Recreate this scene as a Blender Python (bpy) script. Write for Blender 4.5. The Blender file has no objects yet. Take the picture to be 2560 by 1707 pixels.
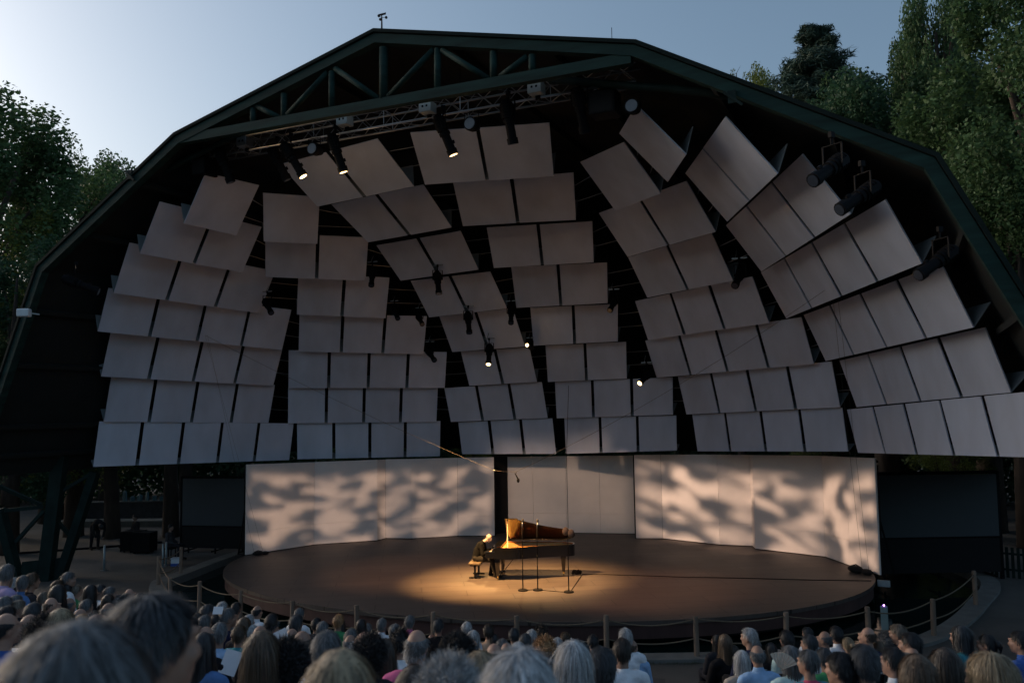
import bpy, bmesh, math, random
import numpy as np
from mathutils import Vector, Matrix, noise
random.seed(7); rng=np.random.default_rng(11)
S=bpy.context.scene; COL=S.collection
V=Vector; rad=math.radians
# ------------------------------------------------------------------ camera
IW,IH=2560.,1707.; FPX=2104.
CAM=np.array([11.3631,-26.0337,5.1849]); YAW,PIT,ROL=.433,.077,-.014
def _axes():
    cy,sy,cp,sp=math.cos(YAW),math.sin(YAW),math.cos(PIT),math.sin(PIT)
    f=np.array([-sy*cp,cy*cp,sp]); r=np.array([cy,sy,0.]); u=np.cross(r,f)
    c,s=math.cos(ROL),math.sin(ROL)
    return r*c+u*s,-r*s+u*c,f
RX,UX,FX=_axes()
def ray(p): return ((p[0]-IW/2)/FPX)*RX-((p[1]-IH/2)/FPX)*UX+FX
def onz(p,z): d=ray(p); return CAM+d*((z-CAM[2])/d[2])
def ony(p,y): d=ray(p); return CAM+d*((y-CAM[1])/d[1])
def atd(p,d0): d=ray(p); return CAM+d*(d0/math.hypot(d[0],d[1]))
def over(b,p): d=ray(p); return CAM[2]+d[2]*math.hypot(b[0]-CAM[0],b[1]-CAM[1])/math.hypot(d[0],d[1])
cd=bpy.data.cameras.new('camera'); cam=bpy.data.objects.new('camera',cd); COL.objects.link(cam)
cam.matrix_world=Matrix(((RX[0],UX[0],-FX[0],CAM[0]),(RX[1],UX[1],-FX[1],CAM[1]),(RX[2],UX[2],-FX[2],CAM[2]),(0,0,0,1)))
cd.sensor_width=36; cd.lens=FPX/IW*36; cd.clip_start=.05; cd.clip_end=2000
cd.dof.use_dof=True; cd.dof.focus_distance=24; cd.dof.aperture_fstop=2.8
S.camera=cam
# ------------------------------------------------------------------ dusk light
SUN_AZ=rad(90); SUN_EL=rad(15.0)            # azimuth to the left of +Y
w=bpy.data.worlds.new('World'); S.world=w; w.use_nodes=True
nt=w.node_tree; bg=nt.nodes['Background']; sk=nt.nodes.new('ShaderNodeTexSky'); sk.sky_type='NISHITA'
sk.sun_disc=False; sk.sun_elevation=SUN_EL; sk.sun_rotation=-SUN_AZ; sk.air_density=1.0; sk.dust_density=5.0; sk.ozone_density=3.0; sk.altitude=200
hs=nt.nodes.new('ShaderNodeHueSaturation'); hs.inputs['Saturation'].default_value=.88; hs.inputs['Hue'].default_value=.488
nt.links.new(sk.outputs[0],hs.inputs['Color']); nt.links.new(hs.outputs[0],bg.inputs[0]); bg.inputs[1].default_value=.15
ld=bpy.data.lights.new('sun','SUN'); ld.energy=.2; ld.angle=rad(1.5); ld.color=(1,.62,.32)
sun=bpy.data.objects.new('sun',ld); COL.objects.link(sun)
sdir=V((-math.sin(SUN_AZ)*math.cos(SUN_EL),math.cos(SUN_AZ)*math.cos(SUN_EL),math.sin(SUN_EL)))
sun.rotation_euler=sdir.to_track_quat('Z','Y').to_euler(); sun.location=(-60,40,30)
S.view_settings.view_transform='Standard'; S.view_settings.look='None'; S.view_settings.exposure=.15; S.view_settings.gamma=1
# ------------------------------------------------------------------ helpers
MATS={}
def mat(name,col=(.5,.5,.5),rough=.6,metal=0.,var=.15,scale=4.,bump=0.,bscale=30.,objcol=False,emit=None,est=0,coat=0,transl=0,stretch=None,spec=.5,island=0.,orand=0.):
    if name in MATS: return MATS[name]
    m=bpy.data.materials.new(name); m.use_nodes=True; n=m.node_tree.nodes; l=m.node_tree.links
    b=n['Principled BSDF']; b.inputs['Roughness'].default_value=rough; b.inputs['Metallic'].default_value=metal
    b.inputs['Specular IOR Level'].default_value=spec
    if coat: b.inputs['Coat Weight'].default_value=coat; b.inputs['Coat Roughness'].default_value=.05
    tc=n.new('ShaderNodeTexCoord'); src=tc.outputs['Object']
    if stretch:
        mp=n.new('ShaderNodeMapping'); mp.inputs['Scale'].default_value=stretch; l.new(src,mp.inputs[0]); src=mp.outputs[0]
    nz=n.new('ShaderNodeTexNoise'); nz.inputs['Scale'].default_value=scale; nz.inputs['Detail'].default_value=6; l.new(src,nz.inputs['Vector'])
    mr=n.new('ShaderNodeMapRange'); mr.inputs[1].default_value=.25; mr.inputs[2].default_value=.75; mr.inputs[3].default_value=1-var; mr.inputs[4].default_value=1+var
    l.new(nz.outputs['Fac'],mr.inputs[0])
    mx=n.new('ShaderNodeVectorMath'); mx.operation='SCALE'; l.new(mr.outputs[0],mx.inputs['Scale'])
    if objcol:
        oi=n.new('ShaderNodeObjectInfo'); l.new(oi.outputs['Color'],mx.inputs[0])
    else: mx.inputs[0].default_value=col[:3]
    res=mx.outputs[0]
    if island or orand:
        gi=n.new('ShaderNodeNewGeometry') if island else n.new('ShaderNodeObjectInfo'); m3=n.new('ShaderNodeMapRange'); k_=island or orand; m3.inputs[3].default_value=1-k_; m3.inputs[4].default_value=1+k_
        l.new(gi.outputs['Random Per Island' if island else 'Random'],m3.inputs[0]); m4=n.new('ShaderNodeVectorMath'); m4.operation='SCALE'; l.new(res,m4.inputs[0]); l.new(m3.outputs[0],m4.inputs['Scale']); res=m4.outputs[0]
    l.new(res,b.inputs['Base Color'])
    if bump:
        nb=n.new('ShaderNodeTexNoise'); nb.inputs['Scale'].default_value=bscale; nb.inputs['Detail'].default_value=4; l.new(src,nb.inputs['Vector'])
        bp=n.new('ShaderNodeBump'); bp.inputs['Strength'].default_value=bump; bp.inputs['Distance'].default_value=.02; l.new(nb.outputs['Fac'],bp.inputs['Height']); l.new(bp.outputs[0],b.inputs['Normal'])
    if emit: b.inputs['Emission Color'].default_value=(*emit,1); b.inputs['Emission Strength'].default_value=est
    if transl:
        tr=n.new('ShaderNodeBsdfTranslucent'); l.new(res,tr.inputs[0]); ms=n.new('ShaderNodeMixShader'); ms.inputs[0].default_value=transl
        l.new(b.outputs[0],ms.inputs[1]); l.new(tr.outputs[0],ms.inputs[2]); l.new(ms.outputs[0],n['Material Output'].inputs[0])
    MATS[name]=m; return m
class MB:
    """collects closed boxes, tubes and prisms into one mesh"""
    def __init__(s): s.v=[]; s.f=[]
    def add(s,vs,fs):
        o=len(s.v); s.v+= [tuple(map(float,p)) for p in vs]; s.f+=[tuple(i+o for i in f) for f in fs]; return s
    def hexa(s,p): # 8 points: bottom 4 ccw, top 4
        return s.add(p,[(3,2,1,0),(4,5,6,7),(0,1,5,4),(1,2,6,5),(2,3,7,6),(3,0,4,7)])
    def box(s,c,d,rz=0.):
        x,y,z=c; a,b,h=d[0]/2,d[1]/2,d[2]/2; cs,sn=math.cos(rz),math.sin(rz)
        P=[(x+u*cs-v*sn,y+u*sn+v*cs,z+k) for k in(-h,h) for u,v in((-a,-b),(a,-b),(a,b),(-a,b))]
        return s.hexa(P)
    def slab(s,q,t): # quad q (4 pts) thickened along -normal by t
        q=[V(p) for p in q]; n=(q[2]-q[0]).cross(q[3]-q[1]).normalized()
        return s.hexa([p-n*t for p in q]+q)
    def bar(s,a,b,wd,ht,up=(0,0,1)):
        a,b=V(a),V(b); d=(b-a).normalized(); u=V(up); sd=d.cross(u)
        if sd.length<1e-4: sd=d.cross(V((1,0,0)))
        sd.normalize(); u=sd.cross(d).normalized()
        P=[p+sd*i*wd/2+u*j*ht/2 for p in(a,b) for i,j in((-1,-1),(1,-1),(1,1),(-1,1))]
        return s.hexa(P)
    def tube(s,pts,r,n=8,caps=True):
        pts=[V(p) for p in pts]; rs=r if isinstance(r,(list,tuple)) else [r]*len(pts); vs=[]; fs=[]
        up=None
        for i,p in enumerate(pts):
            d=(pts[min(i+1,len(pts)-1)]-pts[max(i-1,0)]).normalized()
            if up is None: up=V((0,0,1)) if abs(d.z)<.9 else V((1,0,0))
            sd=d.cross(up).normalized(); up=sd.cross(d).normalized()
            vs+=[p+(sd*math.cos(2*math.pi*k/n)+up*math.sin(2*math.pi*k/n))*rs[i] for k in range(n)]
        for i in range(len(pts)-1):
            for k in range(n):
                a=i*n+k; b=i*n+(k+1)%n; fs.append((a,b,b+n,a+n))
        if caps: fs+=[tuple(range(n))[::-1],tuple(range((len(pts)-1)*n,len(pts)*n))]
        return s.add(vs,fs)
    def prism(s,poly,z0,z1): # poly list of xy ccw
        n=len(poly); vs=[(p[0],p[1],z0) for p in poly]+[(p[0],p[1],z1) for p in poly]
        return s.add(vs,[tuple(range(n))[::-1],tuple(range(n,2*n))]+[(i,(i+1)%n,(i+1)%n+n,i+n) for i in range(n)])
    def sphere(s,c,r,n=12,m=8):
        rx,ry,rz=r if isinstance(r,(list,tuple)) else (r,r,r); vs=[(c[0],c[1],c[2]+rz)]
        for j in range(1,m):
            t=math.pi*j/m
            vs+=[(c[0]+rx*math.sin(t)*math.cos(2*math.pi*k/n),c[1]+ry*math.sin(t)*math.sin(2*math.pi*k/n),c[2]+rz*math.cos(t)) for k in range(n)]
        vs.append((c[0],c[1],c[2]-rz)); fs=[(0,1+k,1+(k+1)%n) for k in range(n)]
        for j in range(m-2):
            for k in range(n):
                a=1+j*n+k; b=1+j*n+(k+1)%n; fs.append((a,a+n,b+n,b))
        e=len(vs)-1; o=1+(m-2)*n; fs+=[(e,o+(k+1)%n,o+k) for k in range(n)]
        return s.add(vs,fs)
    def mesh(s,name,smooth=False):
        me=bpy.data.meshes.new(name); me.from_pydata(s.v,[],s.f); me.update()
        if smooth: me.polygons.foreach_set('use_smooth',[True]*len(me.polygons))
        return me
    def build(s,name,m,parent=None,smooth=False,bevel=0):
        me=s.mesh(name,smooth); return link(name,me,m,parent,bevel)
def link(name,me,m=None,parent=None,bevel=0):
    o=bpy.data.objects.new(name,me); COL.objects.link(o)
    if m is not None:
        if len(me.materials)==0: me.materials.append(m)
    if parent is not None: o.parent=parent
    if bevel:
        b=o.modifiers.new('bevel','BEVEL'); b.width=bevel; b.segments=2; b.limit_method='ANGLE'
    return o
def empty(name,loc=(0,0,0),rz=0,label=None,cat=None,group=None):
    o=bpy.data.objects.new(name,None); COL.objects.link(o); o.location=loc; o.rotation_euler=(0,0,rz); o.empty_display_size=.1
    return tag(o,label,cat,group)
def tag(o,label=None,cat=None,group=None,kind=None):
    if label: o['label']=label
    if cat: o['category']=cat
    if group: o['group']=group
    if kind: o['kind']=kind
    return o
def copytree(o,parent=None):
    c=o.copy(); COL.objects.link(c); c.parent=parent
    for ch in list(o.children): copytree(ch,c)
    return c
def leafmat(name,c,v=.5,t=.35):
    return mat(name,c,rough=.55,var=v,scale=.35,transl=t,spec=.25,island=.35)
# ------------------------------------------------------------------ materials
M_GROUND=mat('dirt',(.085,.078,.07),.95,var=.35,scale=.6,bump=.6,bscale=12)
M_CONC=mat('concrete',(.16,.16,.15),.9,var=.2,scale=3,bump=.3,bscale=40)
M_GREEN=mat('green_paint',(.010,.033,.029),.7,var=.5,scale=2.6,bump=.2,bscale=8,stretch=(.3,1,2.5),spec=.2)
M_DKGREEN=mat('green_steel',(.008,.022,.02),.7,var=.4,scale=3,spec=.2)
M_ROOFIN=mat('roof_lining',(.006,.009,.009),.9,var=.3,scale=1)
M_ROOFOUT=mat('roof_sheet',(.008,.016,.015),.8,var=.3,scale=1,spec=.15)
M_PANEL=mat('reflector_white',(.55,.60,.72),.38,var=.13,scale=1.3,orand=.07,stretch=(1,1,.45),bump=.05,bscale=2)
M_PBACK=mat('reflector_back',(.22,.25,.27),.8,var=.1)
M_WALL=mat('wall_white',(.78,.74,.71),.6,var=.05,scale=2)
M_DECK=None
M_RED=mat('stage_skirt',(.075,.035,.03),.7,var=.3,scale=3,stretch=(1,1,.2))
M_BLACK=mat('black_metal',(.006,.006,.007),.65,var=.2,spec=.1)
M_CLOTHBLK=mat('black_cloth',(.006,.006,.007),.95,var=.2)
M_GREY=mat('grey_metal',(.3,.31,.32),.4,metal=.8,var=.1)
M_ALU=mat('aluminium',(.55,.57,.6),.32,metal=.9,var=.1)
M_WOODPOST=mat('post_wood',(.19,.14,.105),.85,var=.35,scale=6,stretch=(1,1,.12),bump=.4,bscale=25)
M_ROPE=mat('rope',(.17,.13,.09),.95,var=.3,scale=40,bump=.5,bscale=90)
M_SCREEN=mat('screen_grey',(.05,.06,.066),.8,var=.04)
M_BARK=mat('bark',(.06,.045,.035),.95,var=.4,scale=5,bump=.8,bscale=12,stretch=(1,1,.3))
# ------------------------------------------------------------------ ground, pond, stage
POSTPX=[(452.5,1368),(397,1392),(427,1441),(499,1455),(601.3,1477),(732,1498),(893,1515),(1082,1528),(1291.5,1537.7),(1515,1540),(1739.5,1537.7),(1963.5,1530.8),(2169.3,1519),(2330,1493.6),(2435.5,1429)]
GZ=-.45
POSTS=[onz(p,.5)[:2] for p in POSTPX]
def catmull(P,n=10,closed=True):
    out=[]; N=len(P)
    for i in range(N if closed else N-1):
        p0,p1,p2,p3=[np.array(P[(i+k)%N] if closed else P[min(max(i+k,0),N-1)]) for k in(-1,0,1,2)]
        for j in range(n):
            t=j/n; out.append(.5*((2*p1)+(-p0+p2)*t+(2*p0-5*p1+4*p2-p3)*t*t+(-p0+3*p1-3*p2+p3)*t**3))
    if not closed: out.append(np.array(P[-1]))
    return out
RING=[np.array(p) for p in POSTS]+[np.array(p) for p in((13.4,5),(10.5,10),(4,12.5),(-4,12),(-10,8),(-12.6,1.5))]
RIM=catmull(RING,8)
def offs(ring,d):
    out=[]; N=len(ring)
    for i in range(N):
        t=ring[(i+1)%N]-ring[i-1]; n=np.array([t[1],-t[0]])/np.hypot(*t); out.append(ring[i]+n*d)
    return out
RIN,ROUT=offs(RIM,-.26),offs(RIM,.26)
def ringmesh(A,B,za,zb,closed=True):
    n=len(A); vs=[(p[0],p[1],za) for p in A]+[(p[0],p[1],zb) for p in B]
    return vs,[(i,(i+1)%n,(i+1)%n+n,i+n) for i in range(n)]
m=MB(); N=len(ROUT); prev=ROUT; c0=np.mean(ROUT,axis=0)
for R_ in(1.3,1.8,3,6,15,60):
    if R_<7: nx=[c0+(p-c0)*R_ for p in ROUT]
    else: nx=[c0+np.array([math.cos(a),math.sin(a)])*R_*14 for a in[math.atan2(*(p-c0)[::-1]) for p in ROUT]]
    vs,fs=ringmesh(nx,prev,GZ,GZ); m.add(vs,[f[::-1] for f in fs]); prev=nx
g=m.build('ground',M_GROUND); tag(g,kind='structure')
m=MB(); TZ=-.37
for A,B,za,zb in((RIN,ROUT,TZ,TZ),(ROUT,ROUT,TZ,GZ-.05),(RIN,RIN,-1.1,TZ)):
    vs,fs=ringmesh(A,B,za,zb); m.add(vs,fs)
tag(m.build('pond_kerb',M_CONC),kind='structure')
def watermat():
    m=bpy.data.materials.new('pond_water'); m.use_nodes=True; n=m.node_tree.nodes; l=m.node_tree.links; b=n['Principled BSDF']
    b.inputs['Base Color'].default_value=(.004,.014,.013,1); b.inputs['Roughness'].default_value=.06; b.inputs['IOR'].default_value=1.33
    nz=n.new('ShaderNodeTexNoise'); nz.inputs['Scale'].default_value=2.2; nz.inputs['Detail'].default_value=5; tc=n.new('ShaderNodeTexCoord'); l.new(tc.outputs['Object'],nz.inputs['Vector'])
    bp=n.new('ShaderNodeBump'); bp.inputs['Strength'].default_value=.25; bp.inputs['Distance'].default_value=.03; l.new(nz.outputs['Fac'],bp.inputs['Height']); l.new(bp.outputs[0],b.inputs['Normal']); return m
m=MB(); big=offs(RIM,.1); m.add([(p[0],p[1],-.62) for p in big],[tuple(range(len(big)))]); tag(m.build('water',watermat()),kind='structure')
# stage
SA,SB,STH=10.5,7.53,.1986
def ell(k,n=128,a=SA,b=SB): return [(k*0+ (a+k)*math.cos(t)*math.cos(STH)-(b+k)*math.sin(t)*math.sin(STH),(a+k)*math.cos(t)*math.sin(STH)+(b+k)*math.sin(t)*math.cos(STH)) for t in[2*math.pi*i/n for i in range(n)]]
def deckmat():
    m=bpy.data.materials.new('stage_boards'); m.use_nodes=True; n=m.node_tree.nodes; l=m.node_tree.links; b=n['Principled BSDF']
    tc=n.new('ShaderNodeTexCoord'); mp=n.new('ShaderNodeMapping'); mp.inputs['Rotation'].default_value=(0,0,rad(-32)); l.new(tc.outputs['Object'],mp.inputs[0])
    br=n.new('ShaderNodeTexBrick'); br.inputs['Scale'].default_value=1; br.inputs['Brick Width'].default_value=2.5; br.inputs['Row Height'].default_value=.625; br.inputs['Mortar Size'].default_value=.011
    br.inputs['Color1'].default_value=(.105,.082,.070,1); br.inputs['Color2'].default_value=(.085,.068,.060,1); br.inputs['Mortar'].default_value=(.035,.027,.023,1); l.new(mp.outputs[0],br.inputs['Vector'])
    m2=n.new('ShaderNodeMapping'); m2.inputs['Scale'].default_value=(.7,9,1); l.new(mp.outputs[0],m2.inputs[0])
    nz=n.new('ShaderNodeTexNoise'); nz.inputs['Scale'].default_value=2.5; nz.inputs['Detail'].default_value=8; l.new(m2.outputs[0],nz.inputs['Vector'])
    nz2=n.new('ShaderNodeTexNoise'); nz2.inputs['Scale'].default_value=.7; nz2.inputs['Detail'].default_value=5; l.new(tc.outputs['Object'],nz2.inputs['Vector'])
    ad=n.new('ShaderNodeMath'); ad.operation='ADD'; l.new(nz.outputs['Fac'],ad.inputs[0]); l.new(nz2.outputs['Fac'],ad.inputs[1])
    mr=n.new('ShaderNodeMapRange'); mr.inputs[1].default_value=.6; mr.inputs[2].default_value=1.4; mr.inputs[3].default_value=.72; mr.inputs[4].default_value=1.22; l.new(ad.outputs[0],mr.inputs[0])
    sc=n.new('ShaderNodeVectorMath'); sc.operation='SCALE'; l.new(br.outputs['Color'],sc.inputs[0]); l.new(mr.outputs[0],sc.inputs['Scale']); l.new(sc.outputs[0],b.inputs['Base Color'])
    rr=n.new('ShaderNodeMapRange'); rr.inputs[3].default_value=.42; rr.inputs[4].default_value=.62; l.new(nz2.outputs['Fac'],rr.inputs[0]); l.new(rr.outputs[0],b.inputs['Roughness'])
    b.inputs['Specular IOR Level'].default_value=.35
    return m
stage=empty('stage',(0,0,-.6),0,'round dark wooden concert stage standing in the pond','stage')
m=MB(); m.prism([(x,y) for x,y in ell(0)],.5,.6); m.build('deck',deckmat(),stage)
m=MB(); o=ell(-.06); n=len(o)
vs=[(x,y,.51) for x,y in o]+[(x,y,.16) for x,y in o]; m.add(vs,[(i+n,(i+1)%n+n,(i+1)%n,i) for i in range(n)]); m.build('skirt',M_RED,stage,smooth=True)
m=MB(); o=ell(-.5); vs=[(x,y,.5) for x,y in o]+[(x,y,-.35) for x,y in o]; m.add(vs,[(i+n,(i+1)%n+n,(i+1)%n,i) for i in range(n)]); m.build('substructure',M_CLOTHBLK,stage,smooth=True)
# ------------------------------------------------------------------ white wall behind the stage
WL=[((614,1388.8),(616,1161)),((785,1362),(785,1154.8)),((943,1351.7),(943,1149)),((964,1346),(965,1148)),((1029,1346.8),(1029,1147)),((1145,1340.4),(1145,1144)),((1237,1340),(1233,1142.6))]
WC=[((1252.5,1330),(1243,1141.8)),((1587,1335),(1583,1138))]
WR=[((1590,1346.5),(1583,1137)),((1657,1346.8),(1650,1136)),((1800,1362.3),(1793,1136)),((1881,1365.7),(1872,1136.8)),((1888.7,1372.5),(1880,1137)),((2064,1392.7),(2054,1139)),((2125.7,1415),(2115,1142)),((2200,1439.4),(2182,1145))]
def wall(pts,label,sub=1):
    P=[]
    for b,t in pts:
        gp=onz(b,0); P.append((gp[0],gp[1],over(gp,t)))
    if sub>1:
        a,b=np.array(P[0]),np.array(P[-1]); P=[tuple(a+(b-a)*k/sub) for k in range(sub+1)]
    root=empty('stage_wall',(P[0][0],P[0][1],0),0,label,'stage wall'); ox,oy=P[0][:2]
    m=MB()
    for i in range(len(P)-1):
        a,b=V((P[i][0]-ox,P[i][1]-oy,0)),V((P[i+1][0]-ox,P[i+1][1]-oy,0)); d=(b-a); L=d.length; d.normalize(); nrm=V((-d.y,d.x,0)) # away from audience
        g_=.004
        for z0,z1,zb in((.03,.03,'lo'),(.80,.80,'hi')):
            ta,tb=(.795,.795) if zb=='lo' else (P[i][2],P[i+1][2])
            A,B=a+d*g_,b-d*g_; T=nrm*.05
            q=[A+V((0,0,z0)),B+V((0,0,z0)),B+V((0,0,tb)),A+V((0,0,ta))]
            MB().hexa([p for p in (q[0],q[1],q[1]+T,q[0]+T)]+[p for p in(q[3],q[2],q[2]+T,q[3]+T)]).build('panel',M_WALL,root)
        # black bracing frame behind the panels
        bk=nrm*.09
        m.bar(a+bk+V((0,0,.06)),b+bk+V((0,0,.06)),.05,.1); m.bar(a+bk+V((0,0,P[i][2]-.1)),b+bk+V((0,0,P[i+1][2]-.1)),.05,.08)
        for q in(a,b):
            q=q+bk; st=V((q.x,q.y,.0)); m.bar(st,st+V((0,0,P[i][2]-.15)),.04,.04); m.bar(st+nrm*.4,st+V((0,0,1.6)),.04,.04)
        m.bar(a+bk+V((0,0,.01)),a+bk+nrm*.45+V((0,0,.012)),.05,.02)
    m.build('brace_frame',M_BLACK,root)
    return root,P
wl,PL=wall(WL,'white panelled wall along the left back of the stage')
wc,PC=wall(WC,'white flat wall section at the middle back of the stage',4)
wr,PR=wall(WR,'white panelled wall along the right back of the stage')
# black sheet in the gap between left wall and middle wall
a=V(PL[-1]); b=V(PC[0]); MBs=MB(); MBs.box(((a.x+b.x)/2+.02,(a.y+b.y)/2+.35,1.6),(.9,.04,3.2),rad(60)); tag(MBs.build('black_gap_sheet',M_CLOTHBLK),'narrow black sheet in the gap beside the middle wall','masking flat')
# ------------------------------------------------------------------ roof with front arch
YA=-9.01; YB=10.5
PROF=[(-15.1,3.2),(-14.0,5.5),(-12.08,9.56),(-6.56,12.76),(0,14.36),(6.56,12.76),(12.08,9.56),(14.0,5.5),(15.1,3.2)]
roof=empty('roof',(0,0,3.2),0,'great dark green polygonal roof arching over the stage','roof')
def inset(P,d):
    out=[]
    for i,p in enumerate(P):
        p=np.array(p); a=np.array(P[max(i-1,0)]); b=np.array(P[min(i+1,len(P)-1)])
        ns=[]
        for u,v in((a,p),(p,b)):
            t=v-u; L=np.hypot(*t)
            if L>0: ns.append(np.array([t[1],-t[0]])/L)
        nn=sum(ns); nn=nn/np.hypot(*nn); k=d/max(.3,nn@ns[0]); out.append(tuple(p+nn*k))
    return out
Z0=3.2
def skin(P,Q,y0,y1,name,mm,parent=roof):
    m=MB()
    for i in range(len(P)-1):
        (x0,z0),(x1,z1),(u0,w0),(u1,w1)=P[i],P[i+1],Q[i],Q[i+1]
        m.hexa([(u0,y0,w0-Z0),(u1,y0,w1-Z0),(u1,y1,w1-Z0),(u0,y1,w0-Z0),(x0,y0,z0-Z0),(x1,y0,z1-Z0),(x1,y1,z1-Z0),(x0,y1,z0-Z0)])
    return m.build(name,mm,parent)
OUT=inset(PROF,-.10); IN1=inset(PROF,-.02)
for i in range(len(PROF)-1):    # the roof sheets, one per facet
    skin(OUT[i:i+2],IN1[i:i+2],YA-.29,YB,'roof_sheet',M_ROOFOUT)
IN2=inset(PROF,.02)
skin(IN1,IN2,YA-.0,YB-.01,'lining',M_ROOFIN)
INB=inset(PROF,.23)
for i in range(len(PROF)-1): skin(PROF[i:i+2],INB[i:i+2],YA-.24,YA-.005,'front_beam',M_GREEN)
# purlins under the lining
for i in range(len(PROF)-1):
    a,b=np.array(IN2[i]),np.array(IN2[i+1]); t=b-a; nn=np.array([t[1],-t[0]])/np.hypot(*t)
    for k in(.3,.7):
        p=a+t*k+nn*.1; MB().bar((p[0],YA+.05,p[1]-Z0),(p[0],YB-.2,p[1]-Z0),.12,.18,up=(nn[0],0,nn[1])).build('purlin',M_ROOFIN,roof)
m=MB(); bp=[(x,z) for x,z in IN2]; n=len(bp)
m.add([(x,YB-.3,z-Z0) for x,z in bp]+[(x,YB-.2,z-Z0) for x,z in bp],[tuple(range(n)),tuple(range(n,2*n))[::-1]]+[(i,i+n,(i+1)%n+n,(i+1)%n) for i in range(n)]); m.build('back_gable',M_ROOFIN,roof)
def AP(px,y=YA-.12): p=ony(px,y); return V((p[0],p[1],p[2]-Z0))
MB().bar(AP((450,351)),AP((1580,148)),.2,.24).build('tie_beam',M_GREEN,roof)
for x,y0,y1 in((632.9,270,310),(710,235,295),(829.6,180,272),(959,120,250),(1094,122,225),(1233.6,130,200),(1330.5,138,182)):
    MB().tube([AP((x,y0)),AP((x,y1))],.11 if x==959 else .085,10).build('strut',M_GREEN,roof,smooth=True)
for a,b in(((640,265),(700,295)),((718,288),(818,182)),((838,172),(948,248)),((970,243),(1084,124)),((1105,126),(1224,199)),((1250,193),(1318,142))):
    MB().tube([AP(a),AP(b)],.075,10).build('diagonal',M_GREEN,roof,smooth=True)
MB().tube([AP(p,YA+.5) for p in((300,490),(379.5,446),(400,433),(500,384),(597,336))],.09,10).build('knee_brace',M_DKGREEN,roof,smooth=True)
MB().tube([AP(p,YA+.5) for p in((1375.5,201.7),(1470,206),(1580,216),(1680,223),(1770,233),(1850,246))],.09,10).build('knee_brace',M_DKGREEN,roof,smooth=True)
# support legs under the roof edges
def legset(flip,label):
    base=atd((120,1440),33.); root=empty('roof_support',(base[0]*(-1 if flip else 1),base[1],GZ),0,label,'support frame')
    def Q(p,d=33.):
        q=atd(p,d); q=V((q[0]-base[0],q[1]-base[1],q[2]-GZ)); 
        if flip: q.x=-q.x
        return q
    def member(name,a,b,wd,ht):
        MB().bar(Q(a),Q(b),wd,ht,up=(-.4,.9,0)).build(name,M_DKGREEN,root)
    member('column',(156,1100),(112,1452),.42,.34)
    member('raking_leg',(238,1180),(146,1456),.26,.34); member('raking_leg',(-2,1272),(47,1456),.26,.34)
    member('brace',(0,1277),(108,1266),.12,.14); member('brace',(38,1356),(110,1276),.11,.12); member('brace',(136,1296),(176,1338),.11,.12); member('brace',(140,1236),(232,1182),.12,.12)
    member('brace',(-2,1215),(104,1262),.11,.12)
    m=MB(); m.hexa([Q((48,1460)),Q((150,1460)),Q((150,1460),33.5),Q((48,1460),33.5),Q((55,1404)),Q((165,1392)),Q((165,1392),33.5),Q((55,1404),33.5)]); m.build('foot_plate',M_DKGREEN,root)
    return root
legset(False,'dark green trussed support carrying the left edge of the roof')
legset(True,'dark green trussed support carrying the right edge of the roof')
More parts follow.
